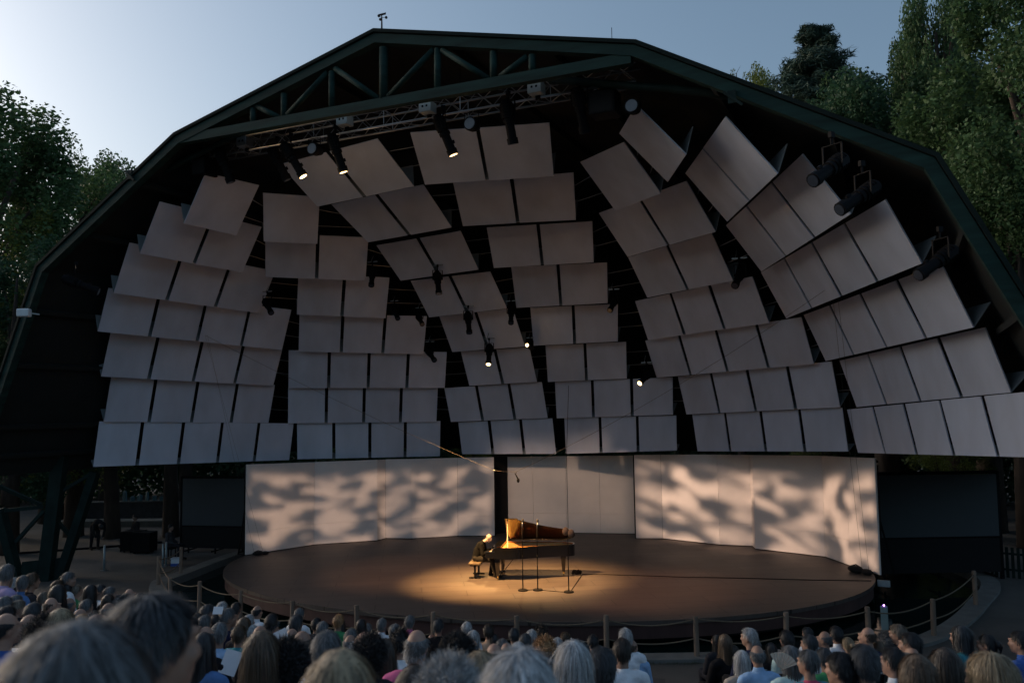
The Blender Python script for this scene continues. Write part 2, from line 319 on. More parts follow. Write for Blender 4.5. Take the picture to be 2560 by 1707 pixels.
# ------------------------------------------------------------------ acoustic shell of white reflectors
REG=dict(A=(200,400),B=(200,780),C=(650,280),D=(700,660),E=(1000,280),F=(1100,780),G=(1450,250),H=(1450,600),I=(1650,780),J=(1960,400),K=(1960,780))
def zz(r,x,y):
    if r=='S': return (x,y)
    o=REG[r]; return (o[0]+x*600/2352,o[1]+y*600/2352)
ROWS=[ # column,row,panels, corner pixels top-left, top-right, bottom-right, bottom-left
(1,7,1,('A',1235,130),('A',1755,250),('A',1530,738),('A',1020,625)),
(1,6,2,('A',785,412),('A',1780,658),('A',1590,1100),('A',590,920)),
(1,5,3,('A',487,812),('A',1912,1088),('A',1760,1500),('A',330,1305)),
(1,4,4,('A',280,1255),('A',2070,1468),('B',1980,372),('B',175,190)),
(1,3,4,('B',302,205),('B',1980,370),('B',1895,722),('B',208,632)),
(1,2,4,('B',307,640),('B',1910,715),('B',1848,1085),('B',235,1075)),
(1,1,5,('B',190,1070),('B',2095,1090),('B',2050,1448),('B',130,1515)),
(2,7,1,('C',30,795),('C',585,832),('C',562,1293),('C',38,1268)),
(2,6,2,('C',52,1185),('C',1062,1230),('D',838,165),('S',664,692)),
(2,5,2,('D',180,100),('D',1073,135),('D',1035,532),('D',165,495)),
(2,4,3,('D',192,485),('D',1440,512),('D',1405,885),('D',182,858)),
(2,3,4,('D',85,845),('D',1635,862),('D',1615,1213),('D',82,1215)),
(2,2,4,('D',80,1210),('D',1547,1203),('D',1533,1545),('D',78,1560)),
(2,1,4,('S',742.5,1055),('S',1101,1052),('S',1099.6,1140),('S',743.4,1147.5)),
(3,8,2,('C',195,515),('C',1150,265),('C',1508,728),('C',560,930)),
(3,7,2,('C',700,910),('C',1600,712),('C',1878,1132),('C',1060,1278)),
(3,6,2,('C',1140,1310),('C',1965,1165),('D',1945,55),('D',1183,163)),
(3,5,2,('D',1280,165),('D',2060,75),('D',2225,437),('D',1462,523)),
(3,4,2,('D',1562,515),('D',2280,435),('F',832,338),('D',1688,862)),
(3,3,2,('F',203,390),('F',875,345),('F',950,685),('F',288,722)),
(3,2,3,('F',42,745),('F',998,685),('F',1055,1038),('F',107,1075)),
(3,1,3,('F',178,1078),('F',1100,1040),('F',1137,1388),('F',217,1390)),
(4,8,2,('E',100,205),('E',1462,110),('E',1505,628),('E',245,713)),
(4,7,2,('E',520,695),('E',1700,598),('E',1723,1058),('E',617,1118)),
(4,6,2,('E',848,1135),('E',1883,1072),('E',1898,1472),('E',920,1528)),
(4,5,2,('S',1278,668.5),('S',1517.3,656.3),('S',1518.9,758),('S',1291,769.4)),
(4,4,2,('S',1325.7,769.4),('S',1544.4,760.2),('S',1544.4,853.3),('S',1334,864)),
(4,3,2,('F',1033,330),('F',1822,292),('F',1830,652),('F',1057,685)),
(4,2,3,('F',1127,685),('F',2278,640),('F',2282,1005),('F',1145,1040)),
(4,1,3,('F',1218,1038),('F',2315,1012),('F',2320,1355),('F',1235,1388)),
(5,7,1,('G',0,612),('G',430,415),('G',785,918),('G',345,1090)),
(5,6,2,('G',183,1110),('G',1042,797),('G',1328,1292),('G',465,1540)),
(5,5,2,('S',1569.9,643.4),('S',1779,583.7),('S',1831.9,702.5),('S',1618.4,744)),
(5,4,3,('H',540,600),('H',1690,357),('H',1852,812),('H',668,978)),
(5,3,4,('H',640,985),('H',2167,757),('H',2290,1215),('H',750,1350)),
(5,2,4,('I',172,635),('I',1678,485),('I',1762,932),('I',258,1003)),
(5,1,4,('I',317,1005),('I',1785,935),('I',1843,1365),('I',370,1363)),
(6,7,1,('G',385,328),('G',550,50),('G',1035,540),('G',858,805)),
(6,6,2,('G',1030,720),('G',1425,165),('G',1935,725),('G',1443,1192)),
(6,5,3,('G',1432,1228),('G',2180,530),('J',655,530),('H',1780,308)),
(6,4,4,('H',1775,315),('J',990,390),('J',1350,1015),('H',2022,768)),
(6,3,4,('H',2190,735),('J',1540,1015),('K',1857,150),('K',408,480)),
(6,2,4,('K',545,475),('K',1965,150),('K',2220,788),('K',712,930)),
(6,1,5,('K',615,955),('K',2440,775),('K',2620,1428),('K',722,1378)),
]
EC=np.array([0.,-9.,3.4]); ER=np.array([14.2,14.5,8.6]); ETH=.2
EM=np.array([[math.cos(ETH),math.sin(ETH),0],[-math.sin(ETH),math.cos(ETH),0],[0,0,1]])
def onell(p):
    d=ray(p); o=(EM@(CAM-EC))/ER; q=(EM@d)/ER; a=q@q; b=2*o@q; c=o@o-1; D=b*b-4*a*c
    t=(-b+math.sqrt(max(D,0)))/(2*a); P=CAM+d*t; n=EM.T@(((EM@(P-EC))/ER)/ER); return P,n/np.linalg.norm(n)
shell=empty('acoustic_shell',(0,0,3.4),0,'acoustic shell of tilted off white reflector panels hung under the roof','acoustic shell')
SHP=[]
def edgept(q0,q1,u): return q0+(q1-q0)*u
for co,ro,npn,TL,TR,BR,BL in ROWS:
    TL,TR,BR,BL=[zz(*q) for q in(TL,TR,BR,BL)]
    pbl,n1=onell(BL); pbr,n2=onell(BR); e=pbr-pbl; e/=np.linalg.norm(e); n=n1+n2; n/=np.linalg.norm(n)
    up=np.cross(n,e); up=up if up[2]>0 else -up; up/=np.linalg.norm(up)
    ve=np.array([0,0,1.])-e*e[2]; ve/=np.linalg.norm(ve)
    up=up*.60+ve*.40; up-=e*(up@e); up/=np.linalg.norm(up); nn=np.cross(e,up); nn/=np.linalg.norm(nn)  # toward audience?
    if nn@(CAM-pbl)<0: nn=-nn
    def hit(px): d=ray(px); return CAM+d*(((pbl-CAM)@nn)/(d@nn))
    ptl,ptr=hit(TL),hit(TR)
    SHP.append((co,ro,npn,ptl,ptr,pbr,pbl,nn,up,e))
    o=np.array([0,0,3.4]); q=[p-o for p in(pbl,pbr,ptr,ptl)]
    # return board going back and up from the bottom edge (makes the V section)
    bk=(-nn*.72+up*.45)*(.75 if ro>1 else .45); 
    m=MB(); rd=-nn*.035
    A,B=q[0]+rd,q[1]+rd
    m.hexa([A,B,B+bk,A+bk,A+up*.02,B+up*.02,B+bk+up*.02,A+bk+up*.02]); row=m.build('reflector_row',M_PBACK,shell)
    gap=.062
    for k in range(npn):
        u0,u1=k/npn,(k+1)/npn; L=np.linalg.norm(q[1]-q[0]); gg=gap/L/1.0
        if k>0: u0+=gg
        if k<npn-1: u1-=gg
        c=[edgept(q[0],q[1],u0),edgept(q[0],q[1],u1),edgept(q[3],q[2],u1),edgept(q[3],q[2],u0)]
        T=-nn*.03; c=[q_+nn*rng.uniform(-.012,.012) for q_ in c]
        MB().hexa([c[0],c[1],c[1]+T,c[0]+T,c[3],c[2],c[2]+T,c[3]+T]).build('panel',M_PANEL,row)
    # dark hanger rail behind the row
    m=MB(); h=(q[3]+q[2])/2; m.bar(q[3]*.6+q[0]*.4-nn*.16,q[2]*.6+q[1]*.4-nn*.16,.06,.06); m.build('hanger_rail',M_BLACK,row)

# tie rods bridging neighbouring reflector columns
_by={(t[0],t[1]):t for t in SHP}
for (co,ro),t in _by.items():
    u=_by.get((co+1,ro))
    if u is None or ro<2: continue
    for fr in(.35,.7):
        a=t[5]+(t[4]-t[5])*fr-t[7]*.12; b=u[6]+(u[3]-u[6])*fr-u[7]*.12
        if np.linalg.norm(a-b)<3.5: MB().tube([tuple(a-np.array([0,0,3.4])),tuple(b-np.array([0,0,3.4]))],.014,5).build('tie_rod',M_GREY,shell)
# steel brackets clamped to the front beam
for px in((325,437),(1830,243)):
    p=AP(px,YA-.28); m=MB(); m.box(tuple(p),(.16,.06,.26)); m.bar(tuple(p+V((-.16,-.03,.12))),tuple(p+V((.2,-.03,-.2))),.05,.05); m.build('joint_plate',M_DKGREEN,roof)
# ------------------------------------------------------------------ lighting truss and lamps
YT=-8.25
def TP(px,y=YT): p=ony(px,y); return V((p[0],p[1],p[2]))
ta,tb=TP((474,392)),TP((1590,214)); ta.z=tb.z=(ta.z+tb.z)/2
truss=empty('lighting_truss',tuple(ta),0,'silver box truss slung under the gable carrying the stage lamps','lighting truss')
L=(tb-ta).length; dx=(tb-ta).normalized(); W_=.42
cor=[V((0,0,0)),V((0,.42,0)),V((0,0,.42)),V((0,.42,.42))]
for c in cor: MB().tube([c,c+dx*L],.03,8).build('chord',M_ALU if c.y==0 and c.z==0 else M_GREY,truss,smooth=True)
nb=30
for f,(i,j) in enumerate(((0,2),(1,3),(0,1),(2,3))):
    m=MB()
    for k in range(nb):
        p=cor[i] if k%2==0 else cor[j]; q=cor[j] if k%2==0 else cor[i]
        m.tube([p+dx*L*k/nb,q+dx*L*(k+1)/nb],.011,5,False)
        if k%5==0: m.tube([cor[i]+dx*L*k/nb,cor[j]+dx*L*k/nb],.011,5,False)
    m.build('lacing',M_GREY,truss)
m=MB()
for k in(.05,.35,.65,.95):
    q=cor[3]+dx*L*k; m.tube([q,q+V((0,0,1.1))],.008,5)
m.build('suspension_wire',M_BLACK,truss)
M_LENS_ON=mat('lamp_lens_lit',(.9,.8,.6),.3,emit=(1,.66,.30),est=6)
M_LENS_ON2=mat('lamp_lens_dim',(.9,.8,.6),.3,emit=(1,.66,.30),est=2.2)
M_LENS=mat('lamp_lens_dark',(.04,.05,.07),.08)
def cyl(m,z0,z1,r,n=14): m.tube([(0,0,z0),(0,0,z1)],r,n)
def lamp_meshes():
    D={}
    m=MB(); cyl(m,.28,-.02,.13); cyl(m,.34,.28,.09); m.box((0,0,.12),(.3,.1,.2)); 
    for k in range(4): cyl(m,.05+k*.06,.065+k*.06,.145)
    D['housing']=m.mesh('lamp_housing')
    m=MB(); cyl(m,-.02,-.5,.095); cyl(m,-.44,-.56,.115); cyl(m,-.05,-.12,.12); m.box((.0,.11,-.3),(.05,.05,.07)); D['lens_tube']=m.mesh('lamp_tube')
    m=MB(); cyl(m,-.562,-.57,.09); D['lens']=m.mesh('lamp_lens')
    m=MB()
    for s in(-1,1): m.bar((s*.17,0,0),(s*.17,0,.34),.03,.012,up=(0,1,0))
    m.bar((-.18,0,.34),(.18,0,.34),.03,.012); m.tube([(0,0,.34),(0,0,.46)],.02,6); m.box((0,0,.5),(.06,.09,.09)); D['yoke']=m.mesh('lamp_yoke')
    return D
LM=lamp_meshes()
def lamp(pos,tip,label,lit=0,sc=1.,group=None):
    """profile spotlight whose pivot is at pos, pointing toward tip"""
    pos,tip=V(pos),V(tip); d=(tip-pos).normalized()
    r=empty('spotlight',tuple(pos),0,label,'spotlight',group); r.scale=(sc,)*3
    q=d.to_track_quat('-Z','Y')
    for nm,mm in(('housing',M_BLACK),('lens_tube',M_BLACK),('lens',(M_LENS,M_LENS_ON2,M_LENS_ON)[lit])):
        o=link(nm,LM[nm],None,r); o.rotation_mode='QUATERNION'; o.rotation_quaternion=q
        o.data.materials.clear() if False else None
        if not o.data.materials: o.data.materials.append(M_BLACK)
        if nm=='lens':
            o.material_slots[0].link='OBJECT'; o.material_slots[0].material=mm
    yk=link('yoke',LM['yoke'],M_BLACK,r); hx=math.atan2(d.y,d.x); yk.rotation_euler=(0,0,hx+math.pi/2)
    return r,pos+d*.6*sc
def spot(name,pos,tgt,power,col,ang,blend,parent=None,radius=.05,gobo=None):
    l=bpy.data.lights.new(name,'SPOT'); l.energy=power; l.color=col; l.spot_size=rad(ang); l.spot_blend=blend; l.shadow_soft_size=radius
    o=bpy.data.objects.new(name,l); COL.objects.link(o); o.location=pos; d=V(tgt)-V(pos); o.rotation_euler=d.to_track_quat('-Z','Y').to_euler()
    if gobo:
        l.use_nodes=True; n=l.node_tree.nodes; k=l.node_tree.links; em=n['Emission']
        tc=n.new('ShaderNodeTexCoord'); mp=n.new('ShaderNodeMapping'); mp.inputs['Scale'].default_value=gobo[0]; mp.inputs['Rotation'].default_value=(0,0,gobo[1]); mp.inputs['Location'].default_value=gobo[2]
        k.new(tc.outputs['Normal'],mp.inputs[0]); nz=n.new('ShaderNodeTexNoise'); nz.inputs['Scale'].default_value=1; nz.inputs['Detail'].default_value=1.0; nz.inputs['Roughness'].default_value=.4; nz.inputs['Distortion'].default_value=.35; k.new(mp.outputs[0],nz.inputs['Vector'])
        cr=n.new('ShaderNodeMapRange'); cr.interpolation_type='SMOOTHSTEP'; cr.inputs[1].default_value=gobo[4][0]; cr.inputs[2].default_value=gobo[4][1]; cr.inputs[3].default_value=.04; cr.inputs[4].default_value=1; k.new(nz.outputs['Fac'],cr.inputs[0]); cur=cr.outputs[0]
        # four framing shutters of the profile lamp, closed to the wall's corners
        sx=n.new('ShaderNodeSeparateXYZ'); k.new(tc.outputs['Normal'],sx.inputs[0]); cb=n.new('ShaderNodeCombineXYZ'); cb.inputs[2].default_value=1
        for ax in(0,1):
            dv=n.new('ShaderNodeMath'); dv.operation='DIVIDE'; k.new(sx.outputs[ax],dv.inputs[0]); k.new(sx.outputs[2],dv.inputs[1]); k.new(dv.outputs[0],cb.inputs[ax])
        Ri=o.rotation_euler.to_matrix().inverted(); cs=[(Ri@(V(c)-V(pos))).normalized() for c in gobo[3]]; cen=sum(cs,V())/4
        for i in range(4):
            pn=cs[i].cross(cs[(i+1)%4]).normalized()
            if pn.dot(cen)<0: pn=-pn
            dt=n.new('ShaderNodeVectorMath'); dt.operation='DOT_PRODUCT'; k.new(cb.outputs[0],dt.inputs[0]); dt.inputs[1].default_value=-pn
            sm=n.new('ShaderNodeMapRange'); sm.interpolation_type='SMOOTHSTEP'; sm.inputs[1].default_value=-.004; sm.inputs[2].default_value=.012; k.new(dt.outputs['Value'],sm.inputs[0])
            ml=n.new('ShaderNodeMath'); ml.operation='MULTIPLY'; k.new(cur,ml.inputs[0]); k.new(sm.outputs[0],ml.inputs[1]); cur=ml.outputs[0]
        k.new(cur,em.inputs['Strength'])
    if parent:
        o.parent=parent; o.matrix_parent_inverse=Matrix.LocRotScale(parent.location,parent.rotation_euler.to_quaternion(),parent.scale).inverted()
    return o
PIANO=V((-.476,-2.50,0))
# lamps clamped to the truss (pivot pixel, lens pixel, lit)
G1='lamps on the lighting truss'
def tl(p,q,label,lit=0,tgt=None,y=YT-.1):
    a=TP(p,y); 
    if tgt is None:
        b=TP(q,y); dd=b-a; tgt=a+dd+V((0,.25,0))
    return lamp(a,tgt,label,lit,1.15,G1)
tl((557,402),(574,484),'black unlit profile lamp near the left end of the truss')
tl((692,397),(711,459),'black unlit profile lamp half hidden beside the brightest truss lamp',y=YT+.3)
r1,e1=tl((727,390),(756,457),'brightly lit profile lamp on the left half of the truss',2)
r2,e2=tl((839,371),(853,450),'lit profile lamp pointing down before the upper left reflector',1)
r3,e3=tl((1108,326),(1131,404),'lit slanting profile lamp before the upper middle reflector',1)
tl((1271,292),(1277.5,385),'black unlit profile lamp hanging straight before the middle reflector')
tl((1449,262),(1452,320),'black unlit profile lamp near the right end of the truss')
def round_lamp(px,label,y=YT-.15,r=.17):
    p=TP(px,y); o=empty('flood_lamp',tuple(p),0,label,'flood lamp','round flood lamps on the truss')
    m=MB(); m.tube([(0,.28,.02),(0,.1,.02),(0,-.1,0)],[r*.6,r,r],18); m.build('can',M_BLACK,o,smooth=False)
    m=MB(); m.tube([(0,-.1,0),(0,-.115,0)],r*.8,18); m.build('lens',mat('frosted_lens',(.12,.14,.17),.35),o)
    m=MB(); m.bar((-r-.02,0,0),(-r-.02,0,.3),.02,.01); m.bar((r+.02,0,0),(r+.02,0,.3),.02,.01); m.bar((-r-.03,0,.3),(r+.03,0,.3),.03,.01); m.build('yoke',M_BLACK,o)
round_lamp((1179,312),'round frosted flood lamp above the gap of the middle reflector')
round_lamp((786,374),'round frosted flood lamp between the two lit truss lamps')
round_lamp((1582,268),'round flood lamp at the right end of the truss')
def boxthing(nm,px,y,dim,mm,label,cat,holes=False,rz=0):
    p=TP(px,y); o=empty(nm,tuple(p),rz,label,cat); MB().box((0,0,0),dim).build('case',mm,o,bevel=.01)
    if holes:
        for s in(-1,1): MB().box((s*dim[0]*.17,-dim[1]/2-.004,.01),(.045,.012,.05)).build('socket',M_BLACK,o)
        MB().box((0,dim[1]/2-.05,-dim[2]/2-.04),(.12,.05,.08)).build('clamp',M_BLACK,o)
    else:
        MB().box((0,-dim[1]/2-.006,0),(dim[0]*.86,.014,dim[2]*.88)).build('grille',M_CLOTHBLK if mm is M_BLACK else M_BLACK,o)
        MB().bar((0,0,dim[2]/2),(0,0,dim[2]/2+.35),.05,.05).build('bracket',M_BLACK,o)
M_BOX=mat('pale_box',(.52,.55,.52),.5,var=.08)
for px,l in(((612,357),'small grey junction box at the left of the truss'),((862,303),'pale junction box with two sockets left of the roof centre post'),((1069,271),'pale junction box with two sockets right of the roof centre post'),((1341,223),'pale junction box with two sockets on the right half of the truss')):
    boxthing('junction_box',px,YT-.12,(.34,.3,.26),M_BOX if px[0]>700 else M_GREY,l,'junction box',True,math.atan2(dx.y,dx.x))
boxthing('loudspeaker',(1512,262),YT+.1,(.62,.5,.55),M_BLACK,'black box loudspeaker hanging at the right of the truss','loudspeaker')
boxthing('loudspeaker',(512,420),YT+.1,(.5,.5,.5),M_BLACK,'black box loudspeaker hanging at the left end of the truss','loudspeaker')
# lamps hung in the slots of the shell
G2='lamps hung between the reflectors'
def sl(p,q,label,lit=0,off=.7,sc=1.,tgt=None,bar=True):
    P,_=onell(p); d=ray(p); d=d/np.linalg.norm(d); A=V(P-d*off); 
    if tgt is None:
        dep=(np.array(A)-CAM)@FX; dq=ray(q); B=V(CAM+dq*dep*.985); tgt=A+(B-A)
    r,e=lamp(A,tgt,label,lit,sc,G2)
    # hanger bar above the lamp
    m=MB(); m.bar((-.22,0,.52),(.22,0,.52),.035,.035); m.tube([(-.12,.05,.52),(-.12,.25,.8)],.012,6); m.build('hanger',M_GREY,r) if bar else None
    return r,e
sl((1094,700),(1100,762),'uppermost of the three black lamps hanging down the middle left slot')
sl((1170.6,800),(1175.7,859),'middle of the three black lamps hanging down the middle left slot')
r4,e4=sl((1223,880),(1220,926.6),'brightly lit lowest lamp of the three down the middle left slot',2)
sl((1278,784),(1277,816),'short black lamp pointing down above the small glaring lamp',0,.6,.9)
sl((931,688),(927,724),'black lamp below the second reflector column, pointing straight down',0,.6,.9)
sl((1075,884),(1090,906),'black lamp slanting right beside the left middle slot',0,.6,.9)
sl((1049,797),(1058,815),'black lamp at the right corner of the second reflector column',0,.6,.8)
sl((986,780),(999,805),'black lamp tucked under the second reflector column',0,.6,.8)
sl((668,762),(682,790),'black lamp at the right edge of the leftmost reflector column',0,.6,.9)
sl((1535,757),(1523,779),'small black lamp right of the centre reflector column',0,.6,.9)
r6,e6=sl((1618,940),(1593,964),'lit lamp slanting left under the fifth reflector column',2,.7,.95)
r5,e5=sl((1326,868),(1315,861),'small glaring lamp at the right of the middle slot',2,.7,.7)
sl((1850,690),(1838,713),'black lamp in the slot left of the rightmost reflector column',0,.6,1.)
rR,eR=sl((2353,647),(2276,702),'large black lamp slung lowest at the right side of the shell',0,1.3,1.05,None,False)
sl((2158,486),(2095,527),'large black lamp slung in the middle at the right side of the shell',0,1.2,1.05,None,False)
sl((2082,417),(2048,441),'black lamp slung highest at the right side of the shell',0,.8,1.,None,False)
def side_lamp(p,q,d,label):
    a=V(atd(p,d)); b=V(atd(q,d-.1)); return lamp(a,b,label,0,1.1,G2)
rL,eL=side_lamp((190,708),(240,727),26.,'black lamp slung at the left side below the roof knee')
# the light of the lit lamps
def corners(P0,P1,z0,z1): return [(P0[0],P0[1],z0),(P1[0],P1[1],z0),(P1[0],P1[1],z1),(P0[0],P0[1],z1)]
spot('lamp_beam',e1,(.3,-2.85,0),40000,(1,.55,.20),30,1,r1,.25)
spot('lamp_beam',e5,(1.5,-2.6,0),2900,(1,.58,.23),30,1,r5,.05)
spot('lamp_beam',e4,(-.35,-3.05,0),3400,(1,.55,.18),17,1,r4,.05)
spot('lamp_beam',e2,(-3.0,-3.0,0),2400,(1,.50,.27),32,1,r2,.1)
spot('lamp_beam',e3,(4.2,-2.6,0),3600,(1,.50,.29),32,1,r3,.1)
spot('lamp_beam',e6,(0.5,-1.5,0.),250,(1,.66,.42),60,1,r6,.1)
PCa,PCb=V(PC[0]),V(PC[-1])
spot('lamp_beam',e2,((PCa+PCb)/2+V((0,0,-1.5))),3000,(1,.66,.44),20,.2,r2,.5,((9,26,9),.9,(2,2,2),corners(PC[0],PC[-1],0.,3.05),(-.1,.62)))
spot('lamp_beam',eR,(-7.2,1.6,1.7),12500,(1,.66,.46),40,.1,rR,.16,((20,54,20),.35,(3,1,2),corners(PL[0],PL[-1],0.,3.0),(.40,.61)))
spot('lamp_beam',eL,(6.3,4.6,1.7),16500,(1,.66,.46),44,.1,rL,.16,((20,40,20),-.1,(7,4,1),corners(PR[0],PR[-1],0.,3.15),(.40,.62)))
# stray light leaking round the lit lenses
for e_,r_,pw in((e1,r1,5),(e2,r2,9),(e3,r3,6),(e5,r5,2.5)):
    l=bpy.data.lights.new('lamp_leak','POINT'); l.energy=pw; l.color=(1,.62,.32); l.shadow_soft_size=.08; o=bpy.data.objects.new('lamp_leak',l); COL.objects.link(o); o.location=V(e_)+V((0,-.05,-.1)); o.parent=r_; o.matrix_parent_inverse=Matrix.LocRotScale(r_.location,None,r_.scale).inverted()
# ------------------------------------------------------------------ piano
M_PIANO=mat('piano_black',(.006,.006,.007),.08,var=.1,coat=.6)
M_PINT=mat('piano_inner_rim',(.30,.10,.035),.25,var=.3,scale=6,coat=.4)
M_PLATE=mat('piano_gold_plate',(.75,.45,.14),.35,metal=.55,var=.2,scale=3)
M_BRASS=mat('brass',(.8,.55,.2),.25,metal=1)
M_IVORY=mat('ivory',(.8,.77,.68),.3,var=.03)
M_PROP=mat('pale_wood',(.75,.62,.42),.4,var=.15)
PA=rad(17)
piano=empty('grand_piano',tuple(PIANO),PA,'black concert grand piano with raised lid in the pool of light','piano'); piano.scale=(.96,.86,.97); piano.location=PIANO+V((.08*math.cos(PA),.08*math.sin(PA),0))
OUTL=[(.28,.785),(2.15,.785)]+[(2.15+.58*math.sin(t),.785-.42*(1-math.cos(t))) for t in[math.pi*k/16 for k in range(1,9)]]
OUTL+=catmull([(2.73,.365),(2.70,.12),(2.52,-.02),(2.15,-.14),(1.75,-.30),(1.35,-.52),(1.0,-.72),(.72,-.785),(.28,-.785)],5,False)[1:]
OUTL=[(float(a),float(b)) for a,b in OUTL]
def wallring(poly,t,z0,z1,i0=0):
    c=np.mean(np.array(poly),axis=0); P=np.array(poly); n=len(P); inn=[]
    for i in range(n):
        tg=P[(i+1)%n]-P[i-1]; nr=np.array([tg[1],-tg[0]])/max(1e-6,np.hypot(*tg))
        if nr@(P[i]-c)<0: nr=-nr
        inn.append(P[i]-nr*t)
    return inn
inn=wallring(OUTL,.05,0,0); n=len(OUTL); m=MB()
vs=[(x,y,.66) for x,y in OUTL]+[(x,y,1.0) for x,y in OUTL]+[(x,y,1.0) for x,y in inn]+[(x,y,.7) for x,y in inn]
m.add(vs,[f for i in range(n) for j in((i+1)%n,) for f in((i,i+n,j+n,j)[::-1],(i+n,i+2*n,j+2*n,j+n)[::-1])]); m.build('rim',M_PIANO,piano)
m=MB(); m.add([(x,y,1.0-.002) for x,y in inn]+[(x,y,.8) for x,y in inn],[(i,(i+1)%n,(i+1)%n+n,i+n) for i in range(n)]); m.build('inner_rim',M_PINT,piano)
m=MB(); m.prism([p for p in OUTL][::-1],.655,.665); m.build('bottom_board',M_PIANO,piano)
pl=wallring(OUTL,.08,0,0); m=MB(); m.prism([(max(a,.42),b) for a,b in pl][::-1],.93,.945)
for k in range(6):
    y0=.55-k*.22; m.bar((.5,y0,.955),(2.3-k*.26,y0+.1,.955),.05,.03)
m.prism([(.42,-.66),(.42,.66),(.62,.66),(.62,-.66)][::-1],.945,.965); m.build('iron_plate',M_PLATE,piano)
m=MB()
for k in range(44): y0=.6-k*.028; m.bar((.6,y0,.962),(max(.8,2.45-k*.038),y0+.12,.962),.002,.002)
m.build('strings',M_GREY,piano)
# keyboard
m=MB(); m.box((.14,0,.70),(.30,1.5,.05)); m.box((.0,0,.715),(.025,1.52,.05)); m.build('key_bed',M_PIANO,piano)
for s in(-1,1): MB().box((.15,s*.745,.78),(.32,.08,.2)).build('cheek',M_PIANO,piano,bevel=.015)
m=MB()
for k in range(52): m.box((.085,-.61+k*.0235,.735),(.14,.0222,.022))
m.build('white_keys',M_IVORY,piano)
m=MB()
for k in range(51):
    if k%7 in(0,1,3,4,5): m.box((.115,-.598+k*.0235,.752),(.09,.011,.016))
m.build('black_keys',M_PIANO,piano)
MB().hexa([(.155,-.7,.735),(.175,-.7,.735),(.175,.7,.735),(.155,.7,.735),(.20,-.7,.93),(.215,-.7,.93),(.215,.7,.93),(.20,.7,.93)]).build('fallboard',M_PIANO,piano)
MB().box((.34,0,1.012),(.26,1.2,.02)).build('music_desk',M_PIANO,piano)
# lid
LA=rad(31); HV=.80
def lidp(u,v,t=0): s=HV-v; return (u,HV-s*math.cos(LA)-t*math.sin(LA)*-1*0+math.sin(LA)*-t,1.025+s*math.sin(LA)+t*math.cos(LA)*1)
lo=[(u,v-(.015 if v<.7 else 0)) for u,v in OUTL if u>=.55]; lo=[(.58,.79)]+[p for p in lo if p[0]>.6]+[(.58,-.79)]
n=len(lo); m=MB(); A=[lidp(u,v,0) for u,v in lo]; B=[lidp(u,v,.022) for u,v in lo]
m.add(A+B,[tuple(range(n)),tuple(range(n,2*n))[::-1]]+[(i,i+n,(i+1)%n+n,(i+1)%n) for i in range(n)]); lid=m.build('lid',M_PIANO,piano)
m=MB(); ii=[(u*.985+.02,v*.97+.01) for u,v in lo]; A=[lidp(u,v,-.004) for u,v in ii]; m.add(A,[tuple(range(n))]); m.build('lid_underside',mat('lid_inside',(.02,.005,.003),.22,var=.5,scale=2,coat=.15),lid)
m=MB(); fl=[(.60,.78),(.60,-.78),(1.0,-.78),(1.0,.78)]; A=[lidp(u,v,.03) for u,v in fl]; B=[lidp(u,v,.05) for u,v in fl]; m.add(A+B,[(0,1,2,3),(7,6,5,4),(0,4,5,1),(1,5,6,2),(2,6,7,3),(3,7,4,0)]); m.build('lid_flap',M_PIANO,lid)
MB().tube([(.70,-.74,.98),lidp(.66,-.66,0)],.016,8).build('prop_stick',M_PROP,piano)
def leg(u,v):
    m=MB(); m.box((u,v,.60),(.17,.17,.12)); m.hexa([(u+a*.045,v+b*.045,.13) for a,b in((-1,-1),(1,-1),(1,1),(-1,1))]+[(u+a*.075,v+b*.075,.55) for a,b in((-1,-1),(1,-1),(1,1),(-1,1))]); lg=m.build('leg',M_PIANO,piano)
    m=MB(); m.tube([(u,v,.14),(u,v,.07)],.03,8); m.tube([(u-.018,v+.03,.05),(u+.018,v+.03,.05)],.05,12); m.build('caster',M_BRASS,lg)
leg(.36,-.63); leg(.36,.63); leg(2.36,.30)
m=MB()
for s in(-.1,.1): m.tube([(.42,s,.66),(.42,s,.16)],.022,8)
m.box((.42,0,.13),(.18,.3,.07)); m.tube([(.46,0,.16),(.85,0,.64)],.012,6)
m.build('pedal_lyre',M_PIANO,piano); m=MB()
for s in(-.08,0,.08): m.box((.29,s,.1),(.12,.03,.012))
m.build('pedals',M_BRASS,piano)
# bench
M_LEATHER=mat('black_leather',(.10,.07,.04),.5,var=.15,scale=8)
bench=empty('piano_bench',tuple(PIANO+V((-.31*math.cos(PA),-.31*math.sin(PA),0))),PA,'low piano bench lit amber under the pianist','bench')
MB().box((0,0,.44),(.38,.86,.07)).build('seat',M_LEATHER,bench,bevel=.02)
for s in(-1,1):
    m=MB(); m.box((0,s*.34,.39),(.3,.05,.04)); m.box((-.0,s*.34,.2),(.05,.05,.36)); m.box((0,s*.34,.02),(.36,.05,.035)); m.build('leg',M_BLACK,bench)
m=MB(); m.bar((0,-.34,.07),(0,.34,.07),.04,.03); m.bar((-.02,-.34,.34),(.02,.3,.36),.04,.04); m.build('stretcher',M_BLACK,bench)
